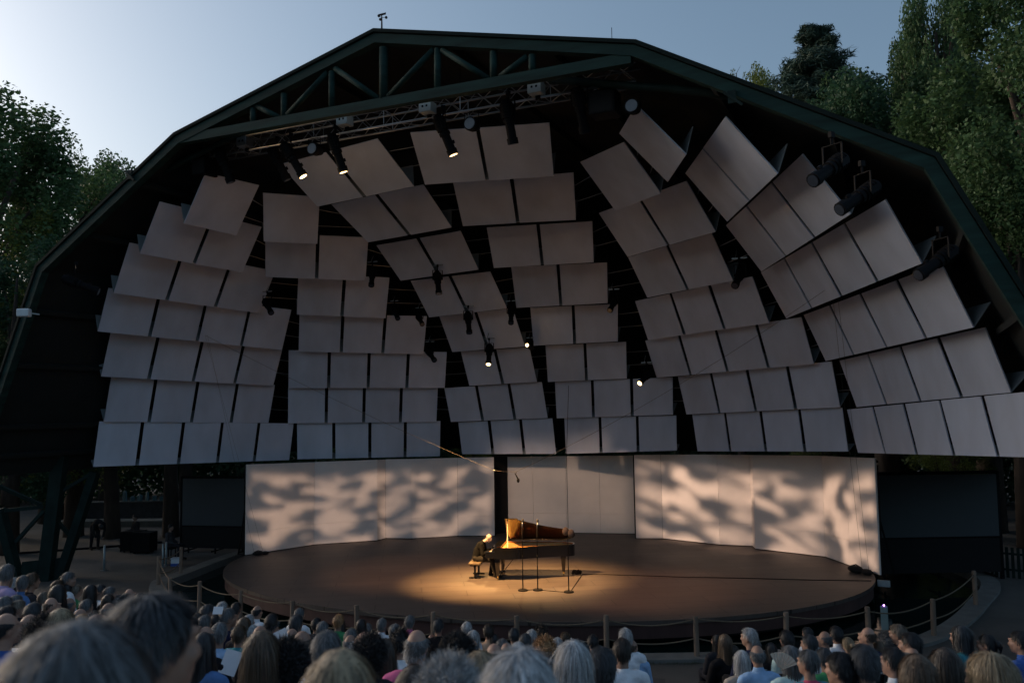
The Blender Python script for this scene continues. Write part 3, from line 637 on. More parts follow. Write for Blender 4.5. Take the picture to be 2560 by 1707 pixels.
# microphones on stands
def micstand(px,top,label,kind=0):
    g=onz(px,0); h=over(g,top); r=empty('microphone_stand',(g[0],g[1],0),0,label,'microphone stand')
    m=MB(); m.tube([(0,0,0),(0,0,.025),(0,0,.04)],[.14,.14,.12],24); m.build('base',M_BLACK,r)
    m=MB(); m.tube([(0,0,.04),(0,0,.95)],.017,8); m.tube([(0,0,.9),(0,0,h-.22)],.012,8); m.tube([(0,0,.88),(0,0,.98)],.018,8); m.build('pole',M_BLACK,r,smooth=True)
    if kind==0:
        m=MB(); m.tube([(0,0,h-.25),(.01,.02,h-.08)],[.012,.018],10); m.build('microphone',M_GREY,r,smooth=True); m=MB(); m.sphere((.012,.025,h-.035),(.034,.034,.05)); m.build('windscreen',mat('foam_grey',(.07,.065,.06),.95,bump=.5,bscale=60),r,smooth=True)
    else:
        m=MB(); m.bar((-.18,.02,h-.2),(.2,-.02,h-.2),.02,.02); m.build('stereo_bar',M_BLACK,r)
        for x,z in((-.06,.0),(.10,-.05)):
            m=MB(); m.sphere((x,.0,h-.13+z),(.095,.085,.12),14,10); m.build('windscreen',mat('foam_brown',(.10,.075,.06),.95,bump=.6,bscale=50),r,smooth=True)
    return r
r5=lambda x,y:(1150+x*.1488,1270+y*.1488)
micstand(r5(1058,1385),r5(1022,185),'left one of the two slim microphone stands before the piano')
micstand(r5(1308,1378),r5(1273,192),'right one of the two slim microphone stands before the piano')
micstand(r5(1828,1412),r5(1795,310),'microphone stand with a pair of fat windscreens by the piano tail',1)
def cable(name,pts,r,mm,label,cat='cable'):
    return tag(MB().tube(pts,r,5).build(name,mm,None,True),label,cat)
gz=lambda x,y,z=.008: tuple(onz(r5(x,y),z))
cable('floor_cable',[gz(2050,1105),gz(2500,1112),tuple(onz((1700,1441.5),.008)),tuple(onz((1860,1444.5),.008)),tuple(onz((2030,1449),.008)),tuple(onz((2178,1451),.008))],.012,M_BLACK,'black cable running from the piano tail to the right stage edge')
cable('floor_cable',[gz(1870,1380),gz(1960,1250),gz(2050,1120)],.012,M_BLACK,'short black cable from the double microphone stand to the floor box')
cable('floor_cable',[gz(1110,1370),gz(1230,1365),gz(1390,1376),gz(1745,1405)],.008,M_BLACK,'thin cable linking the three microphone stand bases')
m=MB(); g=onz(r5(1960,1120),0)
for k in range(14):
    a=random.random()*6.28; m.tube([(.13*math.cos(a+t)+random.uniform(-.03,.03),.12*math.sin(a+t),.03+.12*random.random()) for t in np.linspace(0,4,9)],.012,5)
o=m.build('cable_coil',M_BLACK); o.location=(g[0],g[1],.0); tag(o,'tangled black cable coil beside the rear piano leg','cable')
# ------------------------------------------------------------------ rope fence round the pond
fence=empty('rope_fence',(0,-8,TZ),0,'wooden posts joined by two sagging ropes round the pond','rope fence')
PZ=[TZ+.87 for _ in POSTS]
for i,p in enumerate(POSTS):
    h=.88+.03*math.sin(i*2.3); m=MB(); tx,ty=.02*math.sin(i*3.1),.02*math.cos(i*1.7); m.tube([(p[0],p[1]+8,-.05),(p[0]+tx*.5,p[1]+8+ty*.5,h*.5),(p[0]+tx,p[1]+8+ty,h-.02),(p[0]+tx,p[1]+8+ty,h)],[.062,.06,.058,.05],12); m.build('post',M_WOODPOST,fence,smooth=False)
for i in range(len(POSTS)-1):
    a,b=POSTS[i],POSTS[i+1]; L=np.hypot(*(b-a))
    for z,sg in((.80,.12),(.38,.12)):
        sag=sg*min(1,L/2)*(1+.25*math.sin(i*1.9+z*5)); MB().tube([(a[0]+(b[0]-a[0])*t,a[1]+(b[1]-a[1])*t+8,z-sag*4*t*(1-t)) for t in np.linspace(0,1,13)],.016,6).build('rope',M_ROPE,fence,smooth=True)
# ------------------------------------------------------------------ side screens
def screen(pa,pb,ptop,pmid,label):
    A,B=onz(pa,GZ),onz(pb,GZ); hz=over(A,ptop)-GZ; mz=over(A,pmid)-GZ; d=V((B[0]-A[0],B[1]-A[1],0)); L=d.length; rz=math.atan2(d.y,d.x)
    r=empty('projection_screen',(A[0],A[1],GZ),rz,label,'projection screen')
    MB().box((L/2,0,(mz+hz)/2),(L-.1,.03,hz-mz-.06)).build('screen_sheet',M_SCREEN,r)
    m=MB(); 
    for x in(0,L): m.box((x,.03,hz/2+.03),(.1,.08,hz+.06))
    m.box((L/2,.03,hz+.03),(L,.08,.1)); m.box((L/2,.03,mz),(L,.08,.07)); m.build('frame',M_BLACK,r)
    MB().box((L/2,.0,(mz+.22)/2),(L+.02,.02,mz-.22)).build('black_skirt',M_CLOTHBLK,r)
    m=MB()
    for x in(.3,L/2,L-.3): m.box((x,.25,.12),(.06,.9,.05)); m.box((x,.06,.3),(.05,.05,.6))
    m.build('feet',M_BLACK,r)
screen((452,1382),(622,1386),(457,1194),(456,1314),'dark projection screen standing left of the white stage wall')
screen((2190,1452),(2508,1446),(2186,1187),(2197,1347),'large dark projection screen standing right of the white stage wall')
# wire with hanging microphone
def nearshell(px,off=.4): P,_=onell(px); d=ray(px); return V(P-d/np.linalg.norm(d)*off)
wa,wb=nearshell((513,838)),nearshell((2079,714)); mid=V(atd((1262,1180),25.5))
wl1=V(atd((1236,1176),25.5)); wr1=V(atd((1290,1179),25.5))
wire=empty('suspended_microphone',tuple(mid),0,'small microphone hanging on thin wires high above the stage','microphone')
m=MB(); 
def sagp(a,b,s,k=14): return [a+(b-a)*t-V((0,0,s*4*t*(1-t))) for t in np.linspace(0,1,k)]
for a,b,s in((wa,wl1,.12),(wl1,wr1,.01),(wr1,wb,.25)): m.tube([p-mid for p in sagp(a,b,s)],.0045,4)
ga=V(onz((636,1385),.1)); gb=V(onz((658,1382),.1)); m.tube([wa-mid,gb-mid],.004,4); m.tube([wa+V((.1,0,0))-mid,ga-mid],.004,4)
m.tube([wb-mid,V(onz((2155,1418),.1))-mid],.004,4); m.tube([wb+V((.12,0,0))-mid,V(onz((2172,1424),.1))-mid],.004,4)
m.build('wire',mat('steel_wire',(.07,.06,.05),.6),wire)
m=MB(); m.tube([wr1-mid,wr1-mid+V((.02,0,-.05))],.008,6); m.tube([wr1-mid+V((-.03,0,-.04)),wr1-mid+V((.07,-.03,-.2))],[.018,.022],10); m.sphere(tuple(wr1-mid+V((.085,-.035,-.25))),(.045,.045,.07)); m.build('capsule',M_BLACK,wire,True)
m=MB(); m.sphere(tuple(wl1-mid),.035); m.build('clip',M_GREY,wire)
c0=V(onz(r5(1826,1400),0)); tpx=over(c0,(1414.5,1140)); tag(MB().tube([(c0.x+.02,c0.y,1.75),(c0.x+.01,c0.y,tpx),(c0.x,c0.y+.3,tpx+2.)],.007,5).build('hanging_cable',M_BLACK),'thin black cable dropping straight down to the double microphone stand','cable')
def sandbag(px,z,label,s=1.):
    g=onz(px,z); m=MB(); m.sphere((0,0,.09*s),(.27*s,.13*s,.10*s),14,8); m.sphere((.33*s,.05,.07*s),(.2*s,.12*s,.08*s),14,8); m.tube([(-.2*s,0,.15*s),(0,0,.22*s),(.2*s,0,.16*s)],.02*s,6); o=m.build('weight_bag',M_CLOTHBLK,None,True); o.location=tuple(g); tag(o,label,'weight bag'); return o
sandbag((645,1387),0,'small dark weight bag at the foot of the left wall',.75).rotation_euler=(0,0,.9)
sandbag((2140,1431),0,'black weight bag at the right foot of the white wall',1.1).rotation_euler=(0,0,-.7)
# wind gauge on the ridge
a=ony((954.5,86),YA-.1); h=(over(a,(955,37))-a[2]); wg=empty('wind_gauge',tuple(a),0,'thin wind gauge mast on the ridge of the roof','wind gauge')
m=MB(); m.tube([(0,0,-.1),(0,0,h*.55),(0,0,h)],[.025,.02,.012],8); m.build('mast',M_BLACK,wg)
for k in range(3):
    t=k*2.09+.4; m=MB(); m.tube([(0,0,h-.08),(.09*math.cos(t),.09*math.sin(t),h-.08)],.006,5); m.sphere((.11*math.cos(t),.11*math.sin(t),h-.08),.035,8,6); m.build('cup',M_BLACK,wg)
m=MB(); m.bar((-.1,0,h),(.12,0,h+.0),.01,.05); m.build('vane',M_BLACK,wg)
# ------------------------------------------------------------------ people
M_SKIN=mat('skin',(.42,.24,.17),.55,var=.12,scale=20,objcol=True)
M_CLOTH=mat('cloth',(.5,.5,.5),.9,var=.22,scale=9,bump=.45,bscale=24,objcol=True,spec=.12)
M_HAIR=mat('hair',(.5,.5,.5),.5,var=.4,scale=30,objcol=True,stretch=(1,1,.15),bump=.3,bscale=60,island=.5)
def patmat(name,cols,scale):
    m=bpy.data.materials.new(name); m.use_nodes=True; n=m.node_tree.nodes; l=m.node_tree.links; b=n['Principled BSDF']; b.inputs['Roughness'].default_value=.85
    tc=n.new('ShaderNodeTexCoord'); vo=n.new('ShaderNodeTexVoronoi' if cols[0]!='stripe' else 'ShaderNodeTexWave'); vo.inputs['Scale'].default_value=scale; l.new(tc.outputs['Object'],vo.inputs['Vector'])
    cr=n.new('ShaderNodeValToRGB'); cr.color_ramp.interpolation='CONSTANT'; l.new(vo.outputs['Color'] if cols[0]!='stripe' else vo.outputs['Fac'],cr.inputs[0]); e=cr.color_ramp.elements; cs=[c for c in cols if c!='stripe']
    e[0].color=(*cs[0],1); e[1].color=(*cs[1],1); e[1].position=.45
    for k,c in enumerate(cs[2:]): q=e.new(.62+.18*k); q.color=(*c,1)
    l.new(cr.outputs[0],b.inputs['Base Color']); return m
M_FLORAL=patmat('cloth_floral',[(.06,.25,.32),(.45,.05,.12),(.5,.3,.08)],14)
M_STRIPE=patmat('cloth_striped',['stripe',(.65,.6,.62),(.4,.06,.14)],14)
M_BW=patmat('cloth_bw',[(.6,.62,.65),(.02,.02,.03)],30)
def blob(name,parts,voxel=.016,smooth=4,factor=.5):
    """one continuous surface grown over overlapping ellipsoids and tapered limbs"""
    m=MB()
    for p in parts:
        if p[0]=='e': m.sphere(p[1],p[2],16,10)
        else:
            a,b,ra,rb=V(p[1]),V(p[2]),p[3],p[4]; d=(b-a); L=d.length; d=d/L if L>1e-6 else V((0,0,1)); pts=[]; rs=[]
            for k in range(5):
                t=math.pi/2*k/4; pts.append(a-d*ra*math.cos(t)); rs.append(max(ra*math.sin(t),1e-4))
            for k in range(5):
                t=math.pi/2*(1-k/4); pts.append(b+d*rb*math.cos(t)); rs.append(max(rb*math.sin(t),1e-4))
            m.tube(pts,rs,14,True)
    me=m.mesh(name+'_src'); o=bpy.data.objects.new(name,me); COL.objects.link(o)
    r=o.modifiers.new('r','REMESH'); r.mode='VOXEL'; r.voxel_size=voxel; r.use_smooth_shade=True
    s=o.modifiers.new('s','SMOOTH'); s.iterations=smooth; s.factor=factor
    dg=bpy.context.evaluated_depsgraph_get(); out=bpy.data.meshes.new_from_object(o.evaluated_get(dg)); out.name=name
    bpy.data.objects.remove(o); bpy.data.meshes.remove(me); return out
def rotz(p,a,c=(0,0)): x,y=p[0]-c[0],p[1]-c[1]; return (c[0]+x*math.cos(a)-y*math.sin(a),c[1]+x*math.sin(a)+y*math.cos(a),p[2])
HEADC=(0,.03)
def headparts(hc=(0,.03,.755),yaw=0.,pitch=0.):
    """skull, jaw, nose, ears, brow, lips; front is +Y before the turn"""
    P=[('e',(0,-.01,.02),(.073,.092,.10)),('e',(0,.025,-.045),(.058,.066,.07)),('e',(0,.055,-.085),(.036,.036,.028)),('c',(0,.088,.012),(0,.108,-.024),.009,.015),
       ('e',(0,.082,.03),(.052,.016,.012)),('e',(0,.088,-.052),(.024,.012,.008)),('e',(0,.086,-.063),(.021,.011,.007)),
       ('e',(.075,-.008,-.012),(.010,.022,.033)),('e',(-.075,-.008,-.012),(.010,.022,.033)),('e',(.032,.078,-.02),(.022,.018,.02)),('e',(-.032,.078,-.02),(.022,.018,.02))]
    out=[]; R=Matrix.Rotation(yaw,3,'Z')@Matrix.Rotation(pitch,3,'X')
    for p in P:
        if p[0]=='e':
            # approximate turned ellipsoids by sampling the centre (radii kept for near-round pieces)
            c=R@V(p[1])+V(hc); r=p[2]
            if abs(yaw)>.2: 
                s=abs(math.sin(yaw)); r=(r[0]*(1-s)+r[1]*s,r[1]*(1-s)+r[0]*s,r[2])
            out.append(('e',tuple(c),r))
        else: out.append(('c',tuple(R@V(p[1])+V(hc)),tuple(R@V(p[2])+V(hc)),p[3],p[4]))
    return out
def hand(w,d,side,sc=1.,curl=.35,down=(0,0,-1)):
    """palm and five unequal bent fingers; w wrist point, d pointing direction, side +1 right hand"""
    w,d,dn=V(w),V(d).normalized(),V(down).normalized(); dn=(dn-d*dn.dot(d)).normalized(); sd=d.cross(dn)*side
    P=[('c',w,w+d*.05*sc,.022*sc,.026*sc)]
    for k,(o,l) in enumerate(((-.027,.062),(-.009,.072),(.009,.068),(.026,.052))):
        b=w+d*.075*sc+sd*o*sc; k1=b+(d*math.cos(curl)+dn*math.sin(curl))*l*.5*sc; k2=k1+(d*math.cos(curl*2.4)+dn*math.sin(curl*2.4))*l*.5*sc
        P+=[('c',w+d*.04*sc+sd*o*.8*sc,b,.011*sc,.0095*sc),('c',b,k1,.0095*sc,.0085*sc),('c',k1,k2,.0085*sc,.0075*sc)]
    b=w+d*.02*sc-sd*.028*sc; k1=b+(d*.6-sd*.55+dn*.3).normalized()*.04*sc; P+=[('c',b,k1,.0115*sc,.0105*sc),('c',k1,k1+(d*.85-sd*.1+dn*.4).normalized()*.03*sc,.0105*sc,.009*sc)]
    return [(p[0],tuple(p[1]),tuple(p[2]),p[3],p[4]) for p in P]
def seatedparts(yaw):
    torso=[('e',(0,.0,.10),(.17,.125,.12)),('c',(0,.0,.14),(0,-.015,.34),.135,.14),('e',(0,-.02,.42),(.175,.115,.14)),('c',(-.13,-.02,.52),(.13,-.02,.52),.068,.068)]
    neck=[('c',(0,-.015,.55),(0,.015,.70),.056,.052)]
    arms=[]; hands=[]
    for s in(-1,1):
        sh,el,wr=(s*.185,-.02,.51),(s*.245,.03,.24),(s*.10,.27,.17)
        arms+=[('c',sh,el,.055,.043),('c',el,wr,.042,.028)]; hands+=hand(wr,(-s*.35,.9,-.1),s)
    legs=[]; feet=[]
    for s in(-1,1):
        hp,kn,an=(s*.09,.04,.09),(s*.11,.46,.10),(s*.11,.44,-.36)
        legs+=[('c',hp,kn,.085,.062),('c',kn,an,.058,.04)]; feet+=[('c',(s*.11,.42,-.40),(s*.12,.60,-.415),.038,.032)]
    return torso,neck,arms,hands,legs,feet
def big(ps,k): return [(p[0],p[1],tuple(r+k for r in p[2])) if p[0]=='e' else (p[0],p[1],p[2],p[3]+k,p[4]+k) for p in ps]
BODY={}; YAWS={0:0.,1:rad(42),-1:rad(-42)}
for kx,yw in YAWS.items():
    t,nk,ar,hd,lg,ft=seatedparts(yw); hp=headparts((0,.03,.755),yw)
    BODY[kx]=blob('person_body',t+nk+ar+hd+lg+ft+hp,.0125,3)
t,nk,ar,hd,lg,ft=seatedparts(0)
SHIRT_S=blob('shirt_mesh',big(t,.014)+[('c',(0,-.015,.55),(0,-.01,.585),.064,.062)]+big([a for i,a in enumerate(ar) if i%2==0],.016),.016,3)
SHIRT_L=blob('shirt_mesh',big(t,.014)+[('c',(0,-.015,.55),(0,.0,.615),.066,.064)]+big(ar,.014),.016,3)
TOP=blob('top_mesh',big([t[0],t[1],('e',(0,-.02,.38),(.17,.112,.13))],.013)+[('c',(s*.10,-.02,.44),(s*.085,-.02,.585),.03,.022) for s in(-1,1)],.016,2)
PANTS=blob('trousers_mesh',big(lg,.013)+big([t[0]],.016),.018,3)
SHOES=blob('shoes_mesh',big(ft,.010),.014,2)
# --- hair: a cap plus thousands of fine strands, one mesh per style
def headpt(th,ph,k=1.): # th from crown 0..pi, ph azimuth with front at +Y
    return V((.073*k*math.sin(th)*math.sin(ph),-.01+.092*k*math.sin(th)*math.cos(ph),.02+.10*k*math.cos(th)))
def hairline(ph): # largest th covered, front high, back low
    f=(math.cos(ph)+1)/2 # 1 front 0 back
    return rad(86)-rad(26)*(2*f-1) if f>.5 else rad(86)+rad(34)*min(1,(1-2*f)*1.6)
def hairmesh(style,n,seed,near=False):
    R=random.Random(seed); m=MB()
    bald=style=='bald'
    # cap
    nu,nv=28,14; vs=[]; thick={'short':1.10,'bald':1.035,'bob':1.18,'long':1.14,'curly':1.26,'tied':1.09}[style]
    for i in range(nv+1):
        for j in range(nu):
            ph=2*math.pi*j/nu; hl=hairline(ph)*(1.12 if style in('bob','long','curly') else 1.); t0=rad(68)+rad(16)*max(0,math.cos(ph)) if bald else 0.
            if bald and hl<t0+.1: hl=t0+.02
            th=t0+(hl-t0)*i/nv; edge=1. if i<nv else .93/ (thick)*1.0
            nz_=noise.noise(V((math.sin(th)*math.sin(ph)*4+seed,math.sin(th)*math.cos(ph)*4,math.cos(th)*4)))*(.07 if style=='curly' else .03)
            k=(thick+nz_)*(1 if i<nv else .95/thick)
            if bald and i==0: k=.985
            vs.append(headpt(th,ph,k))
    fs=[(i*nu+j,i*nu+(j+1)%nu,(i+1)*nu+(j+1)%nu,(i+1)*nu+j) for i in range(nv) for j in range(nu)]
    m.add(vs,[f[::-1] for f in fs])
    ln={'short':.055,'bald':.022,'bob':.19,'long':.40,'curly':.06,'tied':.07}[style]; wdt=.0022 if near else .0034
    for q in range(n):
        ph=R.uniform(-math.pi,math.pi); hl=hairline(ph)*(1.05 if style in('bob','long','curly') else 1.)
        t0=(rad(68)+rad(16)*max(0,math.cos(ph))) if bald else 0.
        if bald and hl<t0+.1: continue
        th=math.acos(1-R.random()*(1-math.cos(hl))) if not bald else R.uniform(t0,hl)
        p=headpt(th,ph,thick*R.uniform(.97,1.01)); pts=[p]; l=ln*R.uniform(.6,1.25); ns=5 if style in('bob','long') else 3
        d0=(headpt(th+.12,ph,thick)-p).normalized(); out=(p-V((0,-.01,.02))).normalized()
        if style=='curly': d0=(V((R.gauss(0,1),R.gauss(0,1),R.gauss(0,1)))+out*.9).normalized()
        sw=V((R.gauss(0,.24),R.gauss(0,.24),R.gauss(0,.11)))
        cur=p; d=(d0+out*.12*R.random()+sw).normalized(); tcur=th
        for k in range(ns):
            st=l/ns; tcur+=st/.095
            if style in('bob','long','short','tied','bald'):
                if tcur<hl: tgt=headpt(tcur,ph,thick*(1.0+.02*R.random()))+sw*.02*(k+1)
                else: tgt=cur+V((sw.x*.15+out.x*.06,sw.y*.15+out.y*.04-(.02 if style=='long' else 0),-1)).normalized()*st
            else:
                d=(d+V((R.gauss(0,.6),R.gauss(0,.6),R.gauss(0,.6)))).normalized(); tgt=cur+d*st
            if R.random()<.07: tgt=tgt+out*R.uniform(.003,.010)
            pts.append(tgt); cur=tgt
        sd=d0.cross(out).normalized() if d0.cross(out).length>1e-3 else V((1,0,0)); w=wdt*R.uniform(.7,1.5); vv=[]; 
        for k,x in enumerate(pts):
            ww=w*(1-.75*k/(len(pts)-1)); vv+=[x-sd*ww,x+sd*ww]
        m.add(vv,[(2*k,2*k+1,2*k+3,2*k+2) for k in range(len(pts)-1)])
    if style=='tied':
        m.sphere((0,-.115,.02),(.042,.04,.04),14,10)
        for q in range(260):
            a=R.uniform(0,6.28); m.tube([(R.gauss(0,.02),-.13+R.gauss(0,.012),.0),(R.gauss(0,.02),-.145,-.06),(R.gauss(0,.022),-.13,-.13*R.random()-.03)],.0025,3,False)
    if style=='long':
        # fall of hair behind the shoulders under the strands
        vs=[];nu=12
        for i in range(6):
            z=.0-.07*i; w_=.075+.006*i
            for j in range(nu): a=2*math.pi*j/nu; vs.append((w_*math.sin(a),-.065-.012*i+.035*math.cos(a),z))
        m.add(vs,[(i*nu+j,(i+1)*nu+j,(i+1)*nu+(j+1)%nu,i*nu+(j+1)%nu) for i in range(5) for j in range(nu)])
    return m.mesh('hair_'+style,True)
HAIR={}
def hairof(style,near,var):
    k=(style,near,var)
    if k not in HAIR: HAIR[k]=hairmesh(style,9000 if near else 1500,hash_(style)+var*17+(5 if near else 0),near)
    return HAIR[k]
def hash_(s): return sum(ord(c)*(i+3) for i,c in enumerate(s))%97
HC={'white':(.34,.345,.35),'grey':(.10,.105,.11),'darkgrey':(.035,.039,.045),'black':(.012,.012,.014),'brown':(.06,.038,.022),'darkbrown':(.025,.017,.012),'blond':(.24,.18,.11),'ginger':(.30,.16,.07),'greybrown':(.16,.13,.10)}
CC={'white':(.72,.74,.78),'lightblue':(.28,.44,.68),'blue':(.04,.10,.34),'navy':(.012,.018,.05),'teal':(.05,.22,.26),'aqua':(.45,.62,.62),'black':(.012,.012,.014),'dark':(.03,.03,.035),'grey':(.2,.21,.22),'beige':(.36,.31,.27),'pink':(.55,.13,.28),'lilac':(.38,.3,.5),'green':(.05,.24,.10),'olive':(.08,.085,.04),'brown':(.12,.07,.045),'orange':(.6,.38,.25),'steel':(.1,.2,.42)}
HL={'white':'white hair','grey':'grey hair','darkgrey':'dark grey hair','black':'black hair','brown':'brown hair','darkbrown':'dark brown hair','blond':'blond hair','ginger':'gingery hair','greybrown':'grey-brown hair'}
SN={'short':'short','bald':'balding','bob':'full','long':'long','curly':'curly','tied':'tied-back'}
RW={'bald':.156,'short':.164,'bob':.176,'long':.172,'curly':.192,'tied':.164}
PR_={'a':((0,1400),.1958),'b':((380,1470),.15306),'c':((720,1510),.14456),'d':((1040,1510),.14456),'e':((1340,1510),.14456),'f':((1740,1510),.14456),'g':((2050,1510),.14456),'h':((2220,1510),.14456)}
PEOPLE='''a 95 45 120 short grey lilac 1|a 95 165 120 short greybrown white 1|a 175 220 110 short white grey 0|a 145 310 100 bald brown white 0|a 295 190 125 short grey steel 1|a 415 160 100 short brown dark 0|a 225 335 110 short darkbrown dark -1
a 880 145 110 short grey white -1|a 740 250 110 short brown dark 0|a 985 315 105 short greybrown green 0|a 1165 310 125 long black black 0|a 1290 305 100 short darkgrey white -1|a 1410 335 120 short grey dark -1|a 1660 355 110 bald greybrown grey -1|a 1800 415 125 short black dark 0|a 1795 470 140 short darkgrey dark -1
a 560 400 130 short greybrown aqua 0|a 665 465 145 bald darkbrown lightblue -1|a 890 470 140 bald grey blue 0|a 1110 495 130 short grey white 0|a 70 455 150 short grey dark 0|a 210 440 140 short grey dark 0|a 245 505 150 short greybrown dark -1|a 1395 530 150 bald grey white 0|a 1555 470 150 curly grey white -1
a 435 535 175 short darkgrey blue 0|a 90 580 200 short black dark 0|a 1030 605 150 bald grey dark 0|a 1580 625 150 bald brown dark 0|a 750 310 150 long black black 0|a 865 300 120 long black black 0|a 1390 430 130 long darkbrown dark 0
a 100 655 270 bald black blue -1|a 390 670 220 bald greybrown white 0|a 780 615 300 long blond dark 0|a 1050 690 190 bob ginger black 0|a 1250 655 310 bald darkbrown dark 0|a 1410 690 140 short white dark 0|a 570 780 350 curly black white 0|a 1000 835 1300 bob grey dark 0|a 1965 430 740 short darkgrey beige -1
b 460 330 100 short black grey 0|b 625 330 150 curly brown white 0|b 920 260 170 short darkgrey dark -1|b 1150 215 150 short white white 0|b 1385 220 140 tied black brown 0|b 1725 270 140 bald black white 0|b 760 410 180 short black dark 0|b 865 430 180 short grey grey 0|b 1060 410 170 short black dark 0|b 1240 320 170 short grey navy -1|b 1510 470 190 long brown dark 0|b 1590 425 150 short white dark 0|b 1960 410 170 short black dark 0|b 1960 540 190 curly grey grey -1
b 720 570 150 short greybrown dark 0|b 880 600 270 bald grey black 0|b 1110 550 240 short grey lightblue 0|b 1310 630 160 short grey teal 0|b 1430 600 190 short brown teal 0|b 1640 595 170 short white blue 0|b 1770 590 230 bald grey dark 0|b 600 470 300 short black dark -1|b 850 720 320 long black steel 0|b 1800 690 560 long brown black 0|b 2200 960 620 curly black black 0|b 2290 640 200 bald darkbrown dark 0
c 205 60 150 short grey white 0|c 145 175 200 short darkgrey white 0|c 500 230 160 short black dark 0|c 600 290 190 short grey dark 0|c 880 165 160 short ginger green 0|c 905 255 170 long black green 0|c 250 430 320 bald darkbrown dark 0|c 1270 250 160 long black black 0|c 1380 325 130 short grey dark 0|c 1625 235 160 short grey white 0|c 1620 385 140 short grey white 0|c 1850 335 180 short grey beige 0|c 2110 180 155 short grey pink 0
c 670 455 410 short grey lightblue 0|c 1100 415 200 short grey white 0|c 1080 510 200 bald grey black 0|c 1330 440 400 bald white dark 0|c 1400 630 480 curly black dark 0|c 1690 590 320 long darkbrown dark 0|c 1940 480 300 curly black white 0|c 2230 410 330 bald grey pink 0|c 2200 600 340 bald white white 0|c 320 640 320 long black black 0|c 900 790 1000 long blond dark 0|c 2180 1050 640 long darkbrown dark 0
d 390 240 150 short darkgrey black 0|d 880 295 165 short white white 0|d 1255 335 160 short darkbrown orange 0|d 990 450 190 bob white white 0|d 760 535 160 bald darkbrown white 0|d 265 510 130 bald brown dark 0|d 1360 510 160 long black black 0|d 1690 405 160 short darkgrey olive 0|d 2000 430 180 short white dark 0|d 2160 385 190 curly darkbrown black 0|d 1890 500 190 short darkgrey black 0|d 970 590 190 bald grey grey 0|d 560 600 220 curly blond white 0|d 1350 650 310 bald darkbrown olive 0|d 1490 590 200 short grey dark 0|d 1560 650 190 bald greybrown dark 0|d 1770 645 220 short white grey 0|d 2030 690 180 short grey dark 0|d 2220 620 330 curly ginger dark 0
d 710 620 480 curly black white 0|d 1110 820 500 bob blond dark 0|d 1780 765 1080 short white dark 0|d 560 1140 900 curly white pink 0
e 500 475 120 short brown dark 1|e 370 570 180 short white dark 0|e 980 510 180 short black navy 0|e 1540 405 200 short white white 0|e 1660 600 190 bald brown lightblue -1|e 1480 580 290 short darkbrown white 0|e 1450 700 255 bald grey stripe 0|e 640 640 570 bob white brown 0|e 1130 740 400 short darkgrey black 0|e 1310 760 220 long darkbrown black 0|e 330 870 330 short darkbrown teal 0
f 360 520 130 long black dark 1|f 490 510 190 long brown black 0|f 910 405 200 short white navy 1|f 1000 560 190 short grey dark 0|f 1050 690 230 bald grey lightblue 0|f 785 800 230 bob white beige 0|f 640 700 190 long darkbrown bw 0|f 1290 660 210 long black black 0|f 1560 440 200 short black aqua 0|f 1920 390 170 short darkgrey white 0|f 1950 520 210 short darkgrey white 1|f 2210 450 190 bald grey white 1|f 1610 720 280 bob grey aqua 1|f 1440 780 180 short grey dark 0|f 1930 780 310 short grey floral 1|f 2210 745 240 short darkgrey green 0
g 270 370 180 short black white 0|g 470 560 190 tied blond dark 0|g 810 380 190 bald brown navy 1|g 1340 340 190 short greybrown dark 1|g 1550 480 260 short black dark 1|g 1000 630 220 long brown white 0|g 1130 510 220 curly grey dark 0|g 340 830 380 short black black 1|g 750 700 410 short darkgrey navy 0|g 1250 740 320 short black white 1|g 1570 700 260 bald grey dark 0|g 1650 860 580 long brown dark 0|g 2150 750 520 long darkbrown black 0
h 1250 370 260 bob darkgrey teal 1|h 1700 510 240 tied black steel 1|h 2270 450 240 short black blue 1|h 1750 850 600 bob blond dark 1'''
plist=[]
for ln_ in PEOPLE.replace('\n','|').split('|'):
    r_,x,y,w_,st,hc,cc,yw=ln_.split(); (ox,oy),sc=PR_[r_]; plist.append(dict(x=ox+float(x)*sc,y=oy+float(y)*sc,w=float(w_)*sc,st=st,hc=hc,cc=cc,yw=int(yw)))
ROWD=[1.35]+[2.2+.88*k for k in range(18)]
ZB=[-420,200,400,560,690,850,1000,1200,1400,1665,1740,2000,2250,2900]
def zone(x): return next(i for i in range(len(ZB)-1) if x<ZB[i+1])
for p in plist:
    p['dw']=RW[p['st']]*FPX/p['w']*.98*math.hypot(*ray((p['x'],p['y']))[:2]); p['zn']=zone(p['x'])
